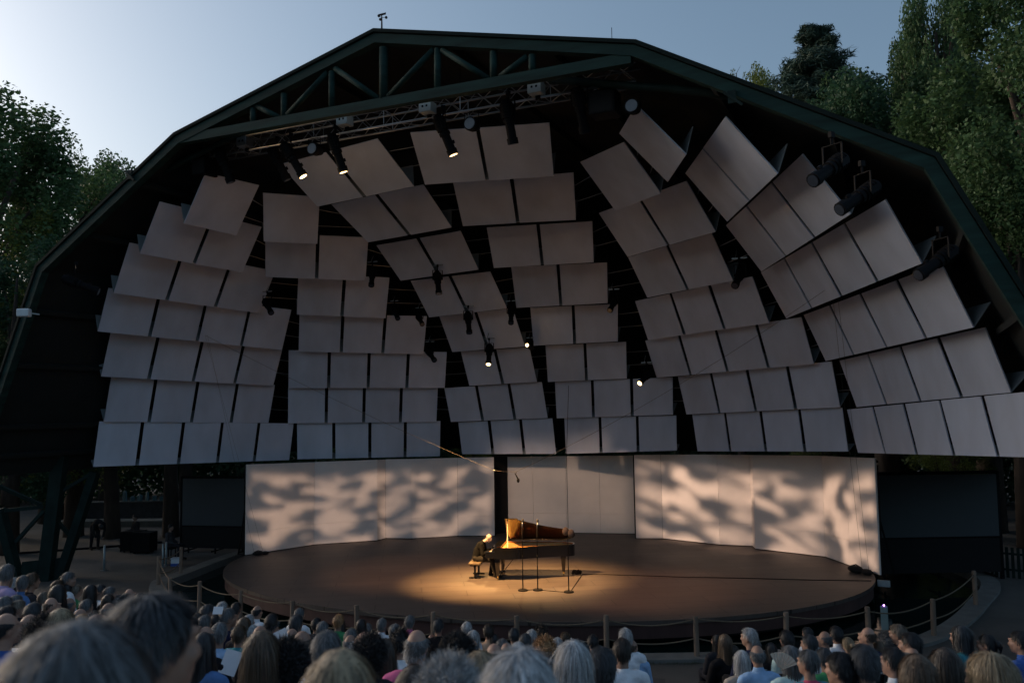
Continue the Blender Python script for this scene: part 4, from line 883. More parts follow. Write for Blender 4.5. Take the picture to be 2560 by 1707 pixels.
# the rake of the stand: a plane through the heads at the distance their size tells
_P=np.array([atd((p['x'],p['y']),min(p['dw'],17.)) for p in plist]); _W=np.ones(len(_P))
for _ in range(12):
    _A=np.c_[np.ones(len(_P)),_P[:,0],_P[:,1]]; _c=np.linalg.lstsq(_A*_W[:,None],(_P[:,2]-.885)*_W,rcond=None)[0]; _r=_A@_c-(_P[:,2]-.885); _W=1/np.sqrt(1+(_r/.12)**2)
def azx(x): d=ray((x,1600)); return math.atan2(-d[0],d[1])
def seatz(zn,k):
    a=azx((max(ZB[zn],-50)+min(ZB[zn+1],2600))/2); d=ROWD[k]; return max(.0,float(_c[0]+_c[1]*(CAM[0]-math.sin(a)*d)+_c[2]*(CAM[1]+math.cos(a)*d)))
for p in plist:
    zn=p['zn']; best=None
    for k in range(len(ROWD)):
        q=atd((p['x'],p['y']),ROWD[k]); sr=(q[2]-seatz(zn,k))/.885
        if sr<.3: continue
        c=(math.log(ROWD[k]*sr/p['dw'])*0+math.log(ROWD[k]/p['dw'])*3)**2+(math.log(sr)*2.2)**2
        if best is None or c<best[0]: best=(c,k)
    k=best[1]; p['row']=k; p['d']=ROWD[k]+rng.uniform(-.06,.06); p['pos']=atd((p['x'],p['y']),p['d'])
seen={}
def describe(p):
    hs='balding person with '+HL[p['hc']] if p['st']=='bald' else 'person with %s %s'%(SN[p['st']],HL[p['hc']])
    cs={'stripe':'a red and white striped top','floral':'a red and teal floral blouse','bw':'a black and white print top','dark':'dark clothes','black':'black clothes','steel':'a blue top','aqua':'a pale aqua shirt','lightblue':'a light blue shirt'}.get(p['cc'],'a %s top'%p['cc'])
    return hs,cs
ORD=['first','second','third','fourth','fifth','sixth','seventh','eighth','ninth','tenth','eleventh','twelfth']
def block(p): return 'left audience' if p['x']<560 else ('middle audience' if p['x']<1660 else 'right audience')
grp={}
for p in plist: grp.setdefault((describe(p),block(p)),[]).append(p)
for (ds,bl),ps in grp.items():
    ps.sort(key=lambda p:p['x'])
    for i,p in enumerate(ps): p['label']=('%s in %s, %s'%(ds[0],ds[1],bl)) if len(ps)==1 else ('%s in %s, %s such from left, %s'%(ds[0],ds[1],ORD[i],bl))
_sz={}
for p in plist: _sz.setdefault((p['zn'],p['row']),[]).append(float(p['pos'][2])-.885)
_plane=seatz
_sz={k:min(max(float(np.median(v)),_plane(*k)-.35),_plane(*k)+.55) for k,v in _sz.items()}
def seatz(zn,k): return max(.0,_sz.get((zn,k),_plane(zn,k)))
TGT=np.array([.8,-2.4])
for i,p in enumerate(plist):
    q=p['pos']; zs=seatz(p['zn'],p['row']); s=(q[2]-zs)/.885
    s=min(max(s,.84),1.18); p['seat']=q[2]-.885*s
    hd=np.array([0,.03])*s
    face=math.atan2(-(TGT[0]-q[0]),TGT[1]-q[1])+rng.uniform(-.1,.1)
    ox=-(-math.sin(face)*.03)*s; oy=-(math.cos(face)*.03)*s
    p['px']=(q[0]+ox,q[1]+oy); p['face']=face
    pr=empty('person',(q[0]+ox,q[1]+oy,p['seat']),face,p['label'],'person','seated audience'); pr.scale=(s,s,s)
    near=p['w']>50
    b=link('body',BODY[p['yw']],M_SKIN,pr); sk_=rng.uniform(.6,.95); b.color=(.40*sk_,.235*sk_,.17*sk_,1)
    h=link('hair',hairof(p['st'],near,i%2),M_HAIR,pr); h.location=(0,.03,.755); h.rotation_euler=(0,0,YAWS[p['yw']]+rng.uniform(-.08,.08)); c=HC[p['hc']]; kv=rng.uniform(.8,1.2); h.color=(c[0]*kv,c[1]*kv,c[2]*kv,1)
    hw=RW[p['st']]; 
    sh=[SHIRT_S,SHIRT_L][i%3==1] if p['cc'] not in('brown','bw') else TOP
    if p['cc'] in('stripe','floral','bw'):
        o=link('shirt',sh,M_CLOTH,pr); o.material_slots[0].link='OBJECT'; o.material_slots[0].material={'stripe':M_STRIPE,'floral':M_FLORAL,'bw':M_BW}[p['cc']]
    else:
        o=link('shirt',sh,M_CLOTH,pr); c=CC[p['cc']]; o.color=(*c,1)
    o=link('trousers',PANTS,M_CLOTH,pr); o.color=(*random.choice([(.02,.022,.03,1),(.05,.06,.09,1),(.12,.1,.08,1),(.015,.015,.016,1)]),)
    o=link('shoes',SHOES,M_CLOTH,pr); o.color=(.02,.018,.016,1)
# --- the seating stand: steps with a bench per row
stand=empty('seating_stand',(CAM[0],CAM[1],GZ),0,'dark stepped seating stand with long benches under the audience','seating stand')
def arc(d,a0,a1,n=8):
    out=[]
    for k in range(n+1):
        a=a0+(a1-a0)*k/n; out.append((-math.sin(a)*d,math.cos(a)*d))
    return out
M_STAND=mat('stand_boards',(.05,.05,.052),.85,var=.3,scale=3)
az=lambda x: math.atan2(-ray((x,1600))[0],ray((x,1600))[1])
blocks=[(az(ZB[i])-.002,az(ZB[i+1])+.002) for i in range(len(ZB)-1)]
for k in range(len(ROWD)):
    d=ROWD[k]
    for bi,(a0,a1) in enumerate(blocks):
        zseat=seatz(bi,k)-GZ
        if not [p for p in plist if p['row']==k and p['zn']==bi]: continue
        inner,outer=arc(d-.2,a0,a1),arc(d+.24,a0,a1); n=len(inner); m=MB()
        zt=zseat-.012
        vs=[(x,y,zt) for x,y in inner]+[(x,y,zt) for x,y in outer]+[(x,y,zt-.05) for x,y in inner]+[(x,y,zt-.05) for x,y in outer]
        fs=[]
        for i in range(n-1): fs+=[(i,i+1,n+i+1,n+i),(2*n+i,3*n+i,3*n+i+1,2*n+i+1),(i,2*n+i,2*n+i+1,i+1),(n+i,n+i+1,3*n+i+1,3*n+i)]
        fs+=[(0,n,3*n,2*n),(n-1,3*n-1,4*n-1,2*n-1)]
        m.add(vs,fs)
        if bi<10: m.build('bench',M_STAND,stand)
        # step under this row
        zf=max(zseat-.46,.02); inner,outer=arc(max(d-.28,.2),a0,a1),arc(d+.62,a0,a1); m=MB()
        vs=[(x,y,zf) for x,y in inner]+[(x,y,zf) for x,y in outer]+[(x,y,-.02) for x,y in inner]+[(x,y,-.02) for x,y in outer]; m.add(vs,fs); m.build('step',M_STAND,stand)
# folding chairs of the right block
M_CHAIR=mat('chair_green_black',(.012,.02,.02),.6,var=.2)
def chairproto():
    r=empty('folding_chair',(0,0,0),0,'x','chair','folding chairs of the right audience')
    MB().box((0,.02,-.02),(.42,.42,.03)).build('seat',M_CHAIR,r,bevel=.01)
    MB().hexa([(-.22,-.20,.14),(.22,-.20,.14),(.22,-.185,.14),(-.22,-.185,.14),(-.22,-.26,.44),(.22,-.26,.44),(.22,-.245,.44),(-.22,-.245,.44)]).build('backrest',M_CHAIR,r)
    MB().tube([(-.23,-.262,.45),(.23,-.262,.45)],.012,6).build('top_rail',M_GREY,r)
    for sx in(-.215,.215):
        MB().tube([(sx,-.262,.45),(sx,-.17,-.02),(sx,.14,-.455)],.011,6).build('leg',M_BLACK,r); MB().tube([(sx,.18,-.02),(sx,-.2,-.455)],.011,6).build('leg',M_BLACK,r)
    return r
cp=chairproto(); first=True; rb=sorted([p for p in plist if p['zn']>=10],key=lambda p:p['x']); EXT=['thirteenth','fourteenth','fifteenth','sixteenth','seventeenth','eighteenth','nineteenth','twentieth']
TENS=['','twenty-','thirty-']
def ordn(i):
    L_=ORD+EXT
    return L_[i] if i<20 else (TENS[(i+1)//10-1]+ORD[(i+1)%10-1] if (i+1)%10 else {30:'thirtieth',40:'fortieth'}[i+1])
for i,p in enumerate(rb):
    c=cp if first else copytree(cp); first=False; c.location=(p['px'][0],p['px'][1],p['seat']-.003); c.rotation_euler=(0,0,p['face']); c['label']='dark folding chair in the right audience, %s from the left'%ordn(i)
# things held: programme sheets and a fan
def sheet(px,d,dim,tilt,label,nm='programme_sheet',mm=None):
    q=atd(px,d); o=MB().box((0,0,0),(dim[0],.004,dim[1])).build(nm,mm or mat('paper',(.75,.76,.8),.7,var=.03)); o.location=tuple(q); o.rotation_euler=tilt; tag(o,label,'programme'); return o
sheet((545,1525),13.6,(.15,.11),(rad(-25),0,rad(20)),'white programme sheet held up by a white-haired person near the rope')
sheet((576,1655),8.2,(.15,.21),(rad(-20),rad(18),rad(30)),'white folded programme held beside a light blue shirt')
sheet((706,1605),7.4,(.13,.2),(rad(-10),rad(-25),rad(20)),'pale programme sheet held at an angle left of the middle audience')
fq=atd((1950,1675),8.6); m=MB()
for k in range(16):
    a=rad(25+k*6.2); a2=rad(25+k*6.2+5.6); z=.006*(k%2); m.add([(-.03*math.cos(a),z,.03*math.sin(a)),(-.17*math.cos(a),z,.17*math.sin(a)),(-.17*math.cos(a2),.006-z,.17*math.sin(a2)),(-.03*math.cos(a2),.006-z,.03*math.sin(a2))],[(0,1,2,3)])
o=m.build('hand_fan',mat('fan_paper',(.6,.58,.5),.7)); s_=o.modifiers.new('t','SOLIDIFY'); s_.thickness=.002; o.location=tuple(fq); o.rotation_euler=(0,rad(35),rad(15)); tag(o,'cream folding hand fan held up in the right audience','hand fan')
# --- pianist
def pianist():
    u=lambda a,b,c:(a,b,c)   # piano frame: +X toward the tail, Y away from the audience
    hip=(-.42,0,.57); T=[('e',(-.42,0,.56),(.14,.165,.11)),('c',(-.42,0,.60),(-.36,0,.80),.135,.14),('e',(-.31,0,.90),(.125,.17,.14)),('c',(-.27,-.14,.985),(-.27,.14,.985),.07,.07)]
    N=[('c',(-.25,0,1.0),(-.13,0,1.10),.058,.054)]; A=[];Hn=[];Lg=[];Ft=[]
    for s in(-1,1):
        sh,el,wr=(-.25,s*.19,.965),(-.20,s*.26,.70),(-.02,s*.16,.79); A+=[('c',sh,el,.058,.045),('c',el,wr,.044,.028)]; Hn+=hand(wr,(.95,-s*.12,-.12),-s,1.,.45)
        hp,kn,an=(-.38,s*.09,.54),(.06,s*.13,.53),((.16 if s<0 else -.02),s*.13,.10); Lg+=[('c',hp,kn,.088,.064),('c',kn,an,.06,.042)]; Ft+=[('c',(an[0]-.02,an[1],.045),(an[0]+.18,an[1],.04),.038,.03)]
    Hd=[]
    R=Matrix.Rotation(rad(-90),3,'Z')@Matrix.Rotation(rad(-32),3,'X'); hc=V((-.045,0,1.155))
    for p in headparts((0,0,0)):
        if p[0]=='e':
            c=R@V(p[1])+hc; r=p[2]; Hd.append(('e',tuple(c),(r[1],r[0],r[2])))
        else: Hd.append(('c',tuple(R@V(p[1])+hc),tuple(R@V(p[2])+hc),p[3],p[4]))
    r=empty('person',tuple(PIANO+V((.12*math.cos(PA),.12*math.sin(PA),0))),PA,'bald pianist in dark clothes bent over the piano keyboard','person')
    b=link('body',blob('pianist_body',T+N+A+Hn+Lg+Ft+Hd,.0085,3),M_SKIN,r); b.color=(.62,.42,.32,1)
    o=link('shirt',blob('pianist_shirt',big(T,.016)+[('c',(-.25,0,1.0),(-.205,0,1.03),.066,.064)]+big(A,.016),.012,2),M_CLOTH,r); o.color=(.005,.005,.005,1)
    o=link('trousers',blob('pianist_trousers',big(Lg,.015)+big([T[0]],.018),.014,2),M_CLOTH,r); o.color=(.02,.018,.016,1)
    o=link('shoes',blob('pianist_shoes',big(Ft,.012),.01,2),M_CLOTH,r); o.color=(.015,.013,.012,1)
    m=MB()
    Rn=random.Random(3)
    for k in range(500):
        ph=Rn.uniform(1.7,4.58); th=Rn.uniform(rad(80),rad(112)); p=headpt(th,ph,1.03); q=headpt(th+.2,ph,1.04); m.tube([tuple(R@p+hc),tuple(R@q+hc)],.0018,3,False)
    o=m.build('hair',M_HAIR,r); o.color=(.3,.28,.26,1)
    for s in(-1,1):
        c=R@V((s*.031,.083,.008))+hc; m=MB(); m.sphere(tuple(c),.0115,10,8); m.build('eye',mat('eye',(.3,.28,.26),.2),r,True)
pianist()
# ------------------------------------------------------------------ trees
M_LEAF=[leafmat('leaves_plane_tree',(.075,.14,.055)),leafmat('leaves_dark_green',(.045,.10,.05)),leafmat('leaves_yellow_green',(.13,.17,.04)),leafmat('needles_cedar',(.065,.11,.085),.35,.15)]
def crownmesh(kind,n,seed):
    """leaf clumps through the crown's volume: unit height 0..1, unit half width 1"""
    R=random.Random(seed); vs=[]; fs=[]
    if kind=='conifer':
        tiers=[]
        for k in range(40):
            z=.06+.93*k/40+R.uniform(-.015,.015); r=(1-z)**.64*R.uniform(.75,1.1)+.012
            for j in range(R.randint(6,9)):
                a=R.uniform(0,6.28); tiers.append((z,a,r*R.uniform(.55,1.05)))
        cl=[]
        for z,a,r in tiers:
            for t in np.linspace(.25,1,6): cl.append((r*t*math.cos(a),r*t*math.sin(a),z+.025*t*t-.03*t,.035+.085*(1-z)**.5*(1.1-.4*t)))
        cz=.28
    else:
        cl=[]; nb=R.randint(66,74)
        for k in range(nb):
            a=R.uniform(0,6.28); z=R.uniform(.12,.97); env=math.sqrt(max(.03,1-((z-.52)/.52)**2)) if kind!='column' else (1-z*.75)
            r=env*R.uniform(.35,.93); cl.append((r*math.cos(a),r*math.sin(a),z,R.uniform(.12,.24)))
        cz=.42
    per=n//len(cl)
    for x,y,z,s in cl:
        for q in range(per):
            d=V((R.gauss(0,1),R.gauss(0,1),R.gauss(0,1))).normalized()*s*(R.random()**.45); c=V((x+d.x,y+d.y,z+d.z*cz))
            u=V((R.gauss(0,1),R.gauss(0,1),R.gauss(0,1)*.6)).normalized(); v=u.cross(V((R.gauss(0,1),R.gauss(0,1),R.gauss(0,1)))).normalized()
            l=R.uniform(.012,.026); w_=l*(.6 if kind!='conifer' else .22)
            if kind=='conifer': l*=1.5
            # leaves are stored in crown units; z is squeezed so that they come out round
            zs=.3
            P=[c-u*l,c+v*w_,c+u*l,c-v*w_]; o=len(vs)
            vs+=[(p.x,p.y,c.z+(p.z-c.z)*zs) for p in P]; fs.append((o,o+1,o+2,o+3))
    me=bpy.data.meshes.new('crown_'+kind); me.from_pydata(vs,[],fs); me.update(); return me,cl
CROWNS={k:crownmesh(*k) for k in(('round',42000,1),('round',42000,2),('round',26000,3),('conifer',72000,4),('column',20000,5))}
def tree(base,H,Wd,key,lm,label,nm='tree',crown0=.22,rz=0.,lean=0.,group=None):
    me,cl=CROWNS[key]; r=empty(nm,tuple(base),rz,label,'tree',group); zc=H*crown0; hc=H-zc
    tr=.018*H+.1; m=MB(); m.tube([(0,0,-.3),(.02*H*lean,0,H*.25),(.03*H*lean,.01*H,H*.55),(.0,.0,H*.9)],[tr*1.3,tr,tr*.6,tr*.12],10)
    R=random.Random(int(H*100)+int(Wd*10))
    for x,y,z,s in R.sample(cl,min(len(cl),16)):
        t=R.uniform(.3,.75); m.tube([(0,0,zc+hc*max(.02,z*t)),(x*Wd*.5,y*Wd*.5,zc+hc*(z*.9)),(x*Wd*.95,y*Wd*.95,zc+hc*z)],[tr*.35,tr*.2,tr*.05],6,False)
    m.build('trunk',M_BARK,r,True)
    c=link('crown',me,None,r); 
    if not me.materials: me.materials.append(M_LEAF[0])
    c.material_slots[0].link='OBJECT'; c.material_slots[0].material=M_LEAF[lm]
    c.location=(0,0,zc); c.scale=(Wd,Wd,hc); return r
def ptree(x,ytop,d,wpx,key,lm,label,nm='tree',crown0=.2,rz=0.,**k):
    b=atd((x,1100),d); H=over(b,(x,ytop))-GZ; Wd=wpx/2*d/FPX*1.0
    return tree((b[0],b[1],GZ),H,Wd,key,lm,label,nm,crown0,rz,**k)
r1_,r2_,r3_,cf,cm=list(CROWNS)
# left of the roof
ptree(-40,262,46,560,r1_,0,'tall broad plane tree at the left edge of the sky','plane_tree',.12,.4)
ptree(130,385,50,420,r2_,0,'leafy tree left of the roof, second from the left edge','plane_tree',.1,1.4)
ptree(275,400,58,330,r1_,0,'leafy tree touching the left slope of the roof','plane_tree',.1,2.4)
ptree(190,540,44,380,r3_,2,'yellowish lower tree before the left tall trees','plane_tree',.08,.9)
ptree(30,620,40,420,r2_,1,'low dark tree at the far left beside the roof foot','plane_tree',.05,2.9)
# right of the roof
ptree(2080,42,52,680,cf,3,'dark cedar rising above the right slope of the roof','cedar_tree',.25,.3)
ptree(1850,178,60,130,r3_,2,'small light green tree just showing over the right slope','tree',.4,.3)
ptree(1945,168,58,200,r1_,2,'light green tree between the roof slope and the cedar','tree',.3,1.3)
ptree(2250,140,55,360,r2_,1,'feathery dark tree right of the cedar','tree',.2,2.)
ptree(2395,-60,46,230,r1_,0,'tall ivy clad tree at the upper right','tree',.05,.2)
ptree(2455,60,52,560,cf,3,'dark conifer behind the ivy clad tree at the upper right','cedar_tree',.1,1.8)
ptree(2650,-160,38,520,r2_,0,'large plane tree leaning in at the top right corner','plane_tree',.2,2.2)
ptree(2470,190,42,520,r2_,0,'broad leafy tree filling the right side above the roof','plane_tree',.1,.7)
ptree(2215,185,46,480,r1_,1,'broad dark tree directly behind the right slope of the roof','plane_tree',.1,1.1)
ptree(2030,200,50,330,r3_,0,'round tree below the cedar behind the right slope','plane_tree',.1,2.6)
ptree(2560,380,38,420,r1_,0,'lower leafy tree at the right edge of the picture','plane_tree',.08,1.9)
for o in [o for o in COL.objects if o.name.startswith('cedar_tree')]:
    c=[k for k in o.children if k.name.startswith('crown')][0]; k=c.copy(); COL.objects.link(k); k.parent=o; k.rotation_euler=(0,0,2.1); k.scale=(c.scale[0]*.95,c.scale[1]*.95,c.scale[2]*.97)
# unseen trees added beyond the left edge to block sun and sky light
ring=[]
for i,(a,d,H) in enumerate(((82,40,22),(70,52,20),(90,56,22))):
    a=rad(a)+YAW; ring.append(tree((CAM[0]-math.sin(a)*d,CAM[1]+math.cos(a)*d,GZ),H,6.4,(r1_,r2_)[i%2],i%2,'tall light-blocking plane tree added beyond the left picture edge, %s of three'%ORD[i],'light_blocking_tree',.22,i*1.7,group='added light-blocking trees beyond the left edge'))
# bare dead twigs over the right slope
b=atd((1826,300),50); m=MB(); Rr=random.Random(5)
for k in range(16):
    x,y,z=0,0,over(b,(1826,215))-GZ; x+=Rr.uniform(-.5,.5); pts=[(x,y,z-3)]; 
    for q in range(4): x+=Rr.uniform(-.25,.3); z+=Rr.uniform(.3,.8)*(.8 if k else 1); pts.append((x,y+Rr.uniform(-.2,.2),z-1.5))
    m.tube(pts,[.05,.035,.025,.015,.006],5,False)
m.tube([(0,0,0),(0,0,over(b,(1826,215))-GZ-1.5)],[.25,.08],8); tt=empty('dead_tree',(b[0],b[1],GZ),0,'bare dead tree top above the right slope of the roof','tree'); m.build('trunk',M_BARK,tt)
# the wood behind the stage and beside it (seen below the roof)
back=[(40,27,0),(-6,24,1),(8,26,1),(15,24,0),(22,20,2),(-14,22,1),(-22,20,0),(28,14,1),(-30,14,1),(1,32,0),(-19,30,1),(18,33,1),(-33,24,0),(33,26,1),(-40,8,1),(38,4,0)]
nmz=['slender','tall','young','old','leaning','broad']; plc=['far left','left','middle','right','far right']
for i,(x,y,lm) in enumerate(back):
    th=math.atan2(x-CAM[0],y-CAM[1]); H=rng.uniform(11,15)
    tree((x,y,GZ),H,rng.uniform(3.2,4.6),(r1_,r2_,r3_)[i%3],lm,['dark woodland tree %s behind the stage, %s in the wood behind the roof'%('standing',ORD[sorted([q[0] for q in back]).index(x)]+' from left' if sorted([q[0] for q in back]).index(x)<12 else 'far right number %s'%('one' if x<30 else 'two'))][0] if False else '','woodland_tree',.12,rng.uniform(0,6),group='wood behind the roof')
bt=[o for o in COL.objects if o.parent is None and o.name.startswith('woodland_tree')]; bt.sort(key=lambda o:math.atan2(o.location.x-CAM[0],o.location.y-CAM[1]))
ORD2=ORD+['thirteenth','fourteenth','fifteenth','sixteenth']
for i,o in enumerate(bt): o['label']='dark woodland tree behind the roof, %s from the left'%ORD2[i]
# low bushes of the sunlit clearing seen under the shell
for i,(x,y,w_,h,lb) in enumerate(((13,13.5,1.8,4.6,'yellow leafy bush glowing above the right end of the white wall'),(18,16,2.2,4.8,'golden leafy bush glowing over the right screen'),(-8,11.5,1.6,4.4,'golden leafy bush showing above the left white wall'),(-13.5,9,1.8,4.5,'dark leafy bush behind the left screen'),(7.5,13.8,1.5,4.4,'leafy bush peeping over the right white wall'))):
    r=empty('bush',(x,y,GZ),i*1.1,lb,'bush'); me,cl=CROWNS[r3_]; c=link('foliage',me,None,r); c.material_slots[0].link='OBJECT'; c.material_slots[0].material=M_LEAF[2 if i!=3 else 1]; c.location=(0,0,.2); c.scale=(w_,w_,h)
    m=MB(); 
    for k in range(5): a=k*1.3; m.tube([(0,0,-.1),(.3*w_*math.cos(a),.3*w_*math.sin(a),h*.5),(.5*w_*math.cos(a),.5*w_*math.sin(a),h*.9)],[.06,.04,.015],6)
    m.build('stem',M_BARK,r)
# tree trunks close behind the left service yard
for px,d,H,lb in(((282,1345),42.3,9.,'leaning tree trunk behind the stooping worker'),((22,1345),45.,9.,'thick tree trunk left of the roof support'),((428,1340),41.5,9.,'tree trunk beside the left projection screen')):
    b=atd(px,d); tree((b[0],b[1],GZ),H+2,3.4,r3_,1,lb,'yard_tree',.36,px[0]*.01,1.6 if px[0]==282 else .3)
# wooded bank that rises beyond the clearing
hv=[]; hn=96; prof=((52,GZ-.2),(58,1.5),(66,5.),(78,9.),(100,11.),(160,9.))
for r_,z_ in prof:
    for k in range(hn):
        a=2*math.pi*k/hn; f_=1+.06*math.sin(3*a+1)+.04*math.sin(7*a); hv.append((math.cos(a)*r_*f_,4+math.sin(a)*r_*f_,z_+(1.2*math.sin(5*a)+.8*math.sin(11*a+2) if z_>1 else 0)))
hf=[(i*hn+k,i*hn+(k+1)%hn,(i+1)*hn+(k+1)%hn,(i+1)*hn+k) for i in range(len(prof)-1) for k in range(hn)]
tag(MB().add(hv,hf).build('hillside',mat('forest_floor',(.022,.028,.014),.95,var=.5,scale=.4,bump=.8,bscale=1.5),None,True),kind='structure')
# undergrowth closing the view under the roof
Ru=random.Random(21); vs=[]; fs=[]
line=catmull([(-52,-22),(-46,-4),(-40,10),(-31,19),(-18,25),(-4,28),(10,29),(22,26),(31,20),(38,10),(44,-4),(50,-22)],12,False)
for k in range(130000):
    t=Ru.random()*(len(line)-1); i=int(t); p=line[i]+(line[i+1]-line[i])*(t-i); hh=5.2+1.6*noise.noise(V((p[0]*.16,p[1]*.16,1.3)))+.8*noise.noise(V((p[0]*.6,p[1]*.6,4)))
    z=hh*Ru.random()**.8; x=p[0]+Ru.gauss(0,1.2); y=p[1]+Ru.gauss(0,1.2); l=Ru.uniform(.1,.26); u=V((Ru.gauss(0,1),Ru.gauss(0,1),Ru.gauss(0,1))).normalized(); v=u.orthogonal().normalized(); c=V((x,y,GZ+z)); o=len(vs)
    vs+=[tuple(c-u*l),tuple(c+v*l*.6),tuple(c+u*l),tuple(c-v*l*.6)]; fs.append((o,o+1,o+2,o+3))
me=bpy.data.meshes.new('undergrowth'); me.from_pydata(vs,[],fs); me.update(); tag(link('undergrowth',me,M_LEAF[1]),'dark undergrowth closing the view behind the stage','undergrowth',kind='stuff')
# ------------------------------------------------------------------ left service yard
M_DKCLOTH=M_CLOTH
A,B=V(onz((150,1303),GZ)),V(onz((425,1297),GZ)); d_=(B-A); Lw=d_.length; rz=math.atan2(d_.y,d_.x)
pw=empty('planter_wall',tuple(A),rz,'low concrete planter wall at the back of the left yard','planter')
for k in range(4): MB().box((Lw*(k+.5)/4,0,.46),(Lw/4-.012,.22,.92)).build('slab',mat('shaded_concrete',(.07,.07,.072),.9,var=.25),pw)  # slab concrete darkened to stand in for shade from the surrounding wood
MB().box((Lw/2,.0,.95),(Lw+.06,.34,.06)).build('coping',M_CONC,pw)
hz=.98; tb_=A+(B-A)*.78
Rg=random.Random(8)
for k in range(7):
    g=MB(); w_,h_=Rg.uniform(.16,.32),Rg.uniform(.12,.5); g.box((0,0,h_/2),(w_,Rg.uniform(.1,.2),h_)); g.box((0,0,h_+.02),(w_*.5,.08,.04)); o=g.build('gear_case',mat('teal_gear',(.10,.20,.23),.4),None,False,.01); o.location=(tb_[0]+math.cos(rz)*(-1.1+k*.38),tb_[1]+math.sin(rz)*(-1.1+k*.38),GZ+hz-.003); o.rotation_euler=(0,0,Rg.uniform(-.5,.5)); tag(o,'small teal equipment case on the planter wall, %s from left'%ORD[k],'equipment case','gear on the planter wall')
# pale low platform edge and kerb in the yard
pa,pb=onz((135,1318),GZ),onz((410,1316),GZ); d_=V((pb[0]-pa[0],pb[1]-pa[1],0)); L_=d_.length
o=MB().box((L_/2,.5,.14),(L_,1.0,.28)).build('stone_step',mat('pale_stone',(.13,.135,.12),.9,var=.2)); o.location=(pa[0],pa[1],GZ); o.rotation_euler=(0,0,math.atan2(d_.y,d_.x)); tag(o,'long pale stone step before the planter wall','step')
# cable protector along the ground
c1,c2,c3=onz((50,1382),GZ+.03),onz((250,1368),GZ+.03),onz((405,1355),GZ+.03); tag(MB().tube([tuple(c1),tuple(c2),tuple(c3)],.05,6).build('ground_pipe',M_BLACK),'black pipe lying across the left yard','pipe')
# metal marker posts
def mpost(px,top,label):
    g=onz(px,GZ); h=over(g,top)-GZ; r=empty('marker_post',(g[0],g[1],GZ),0,label,'post'); MB().tube([(0,0,0),(0,0,h)],.035,8).build('pole',mat('pale_steel',(.25,.33,.36),.45,metal=.4),r,True); MB().tube([(0,0,0),(0,0,.02)],.13,12).build('base',M_GREY,r); MB().sphere((0,0,h),.038,8,6).build('cap',M_GREY,r)
mpost((260,1426),(261,1364),'slim pale steel post standing in the left yard')
mpost((407,1416),(408,1360),'left one of two slim pale posts by the pond kerb')
mpost((415,1412),(415,1356),'right one of two slim pale posts by the pond kerb')
g=onz((441,1414),GZ); cb=empty('cool_box',(g[0],g[1],GZ),.5,'small white and blue cool box by the pond kerb','cool box'); MB().box((0,0,.13),(.34,.24,.26)).build('box',mat('coolbox_white',(.6,.66,.72),.5),cb,bevel=.02); MB().box((0,-.001,.06),(.345,.245,.10)).build('blue_band',mat('coolbox_blue',(.03,.08,.3),.5),cb); MB().box((0,0,.28),(.36,.26,.04)).build('lid',mat('coolbox_white2',(.5,.55,.6),.5),cb,bevel=.01)
# flight cases with ribbed tops
for px,lb,k in(((334,1378),'left one of two black flight cases in the yard',0),((359,1381),'right one of two black flight cases in the yard',1)):
    g=onz(px,GZ); r=empty('flight_case',(g[0],g[1],GZ),.35,lb,'flight case'); MB().box((0,0,.42),(.78,.6,.72)).build('body',M_BLACK,r,bevel=.015); MB().box((0,0,.80),(.8,.62,.06)).build('lid',M_BLACK,r,bevel=.01)
    for sx in(-.39,.39):
        for sy in(-.3,.3): MB().box((sx,sy,.42),(.03,.03,.76)).build('edge_profile',M_BLACK,r)
    for sx in(-.28,.28):
        for sy in(-.2,.2): MB().tube([(sx,sy-.02,.035),(sx,sy+.02,.035)],.035,10).build('caster',M_BLACK,r)
# three yard workers
def worker(pos,rz,parts,cl,label,skin=(.3,.19,.14,1)):
    r=empty('person',pos,rz,label,'person'); T,N,A,Hn,Lg,Ft,Hd,hc,hr=parts
    b=link('body',blob('worker_body',T+N+A+Hn+Lg+Ft+Hd,.016,3),M_SKIN,r); b.color=skin
    o=link('shirt',blob('worker_shirt',big(T,.016)+big(A,.015),.02,2),M_CLOTH,r); o.color=(*cl[0],1)
    o=link('trousers',blob('worker_trousers',big(Lg,.015)+big([T[0]],.018),.02,2),M_CLOTH,r); o.color=(*cl[1],1)
    o=link('shoes',blob('worker_shoes',big(Ft,.012),.016,2),M_CLOTH,r); o.color=(.015,.015,.015,1)
    h=link('hair',hairof('short',False,0),M_HAIR,r); h.location=hc; h.rotation_euler=hr; h.color=(*HC['black'],1)
def limbs(hipz,kn,an): 
    Lg=[];Ft=[]
    for s in(-1,1): Lg+=[('c',(s*.09,.0,hipz),(s*.13,kn[0],kn[1]),.088,.062),('c',(s*.13,kn[0],kn[1]),(s*.14,an,.09),.058,.042)]; Ft+=[('c',(s*.14,an-.02,.045),(s*.15,an+.17,.04),.04,.032)]
    return Lg,Ft
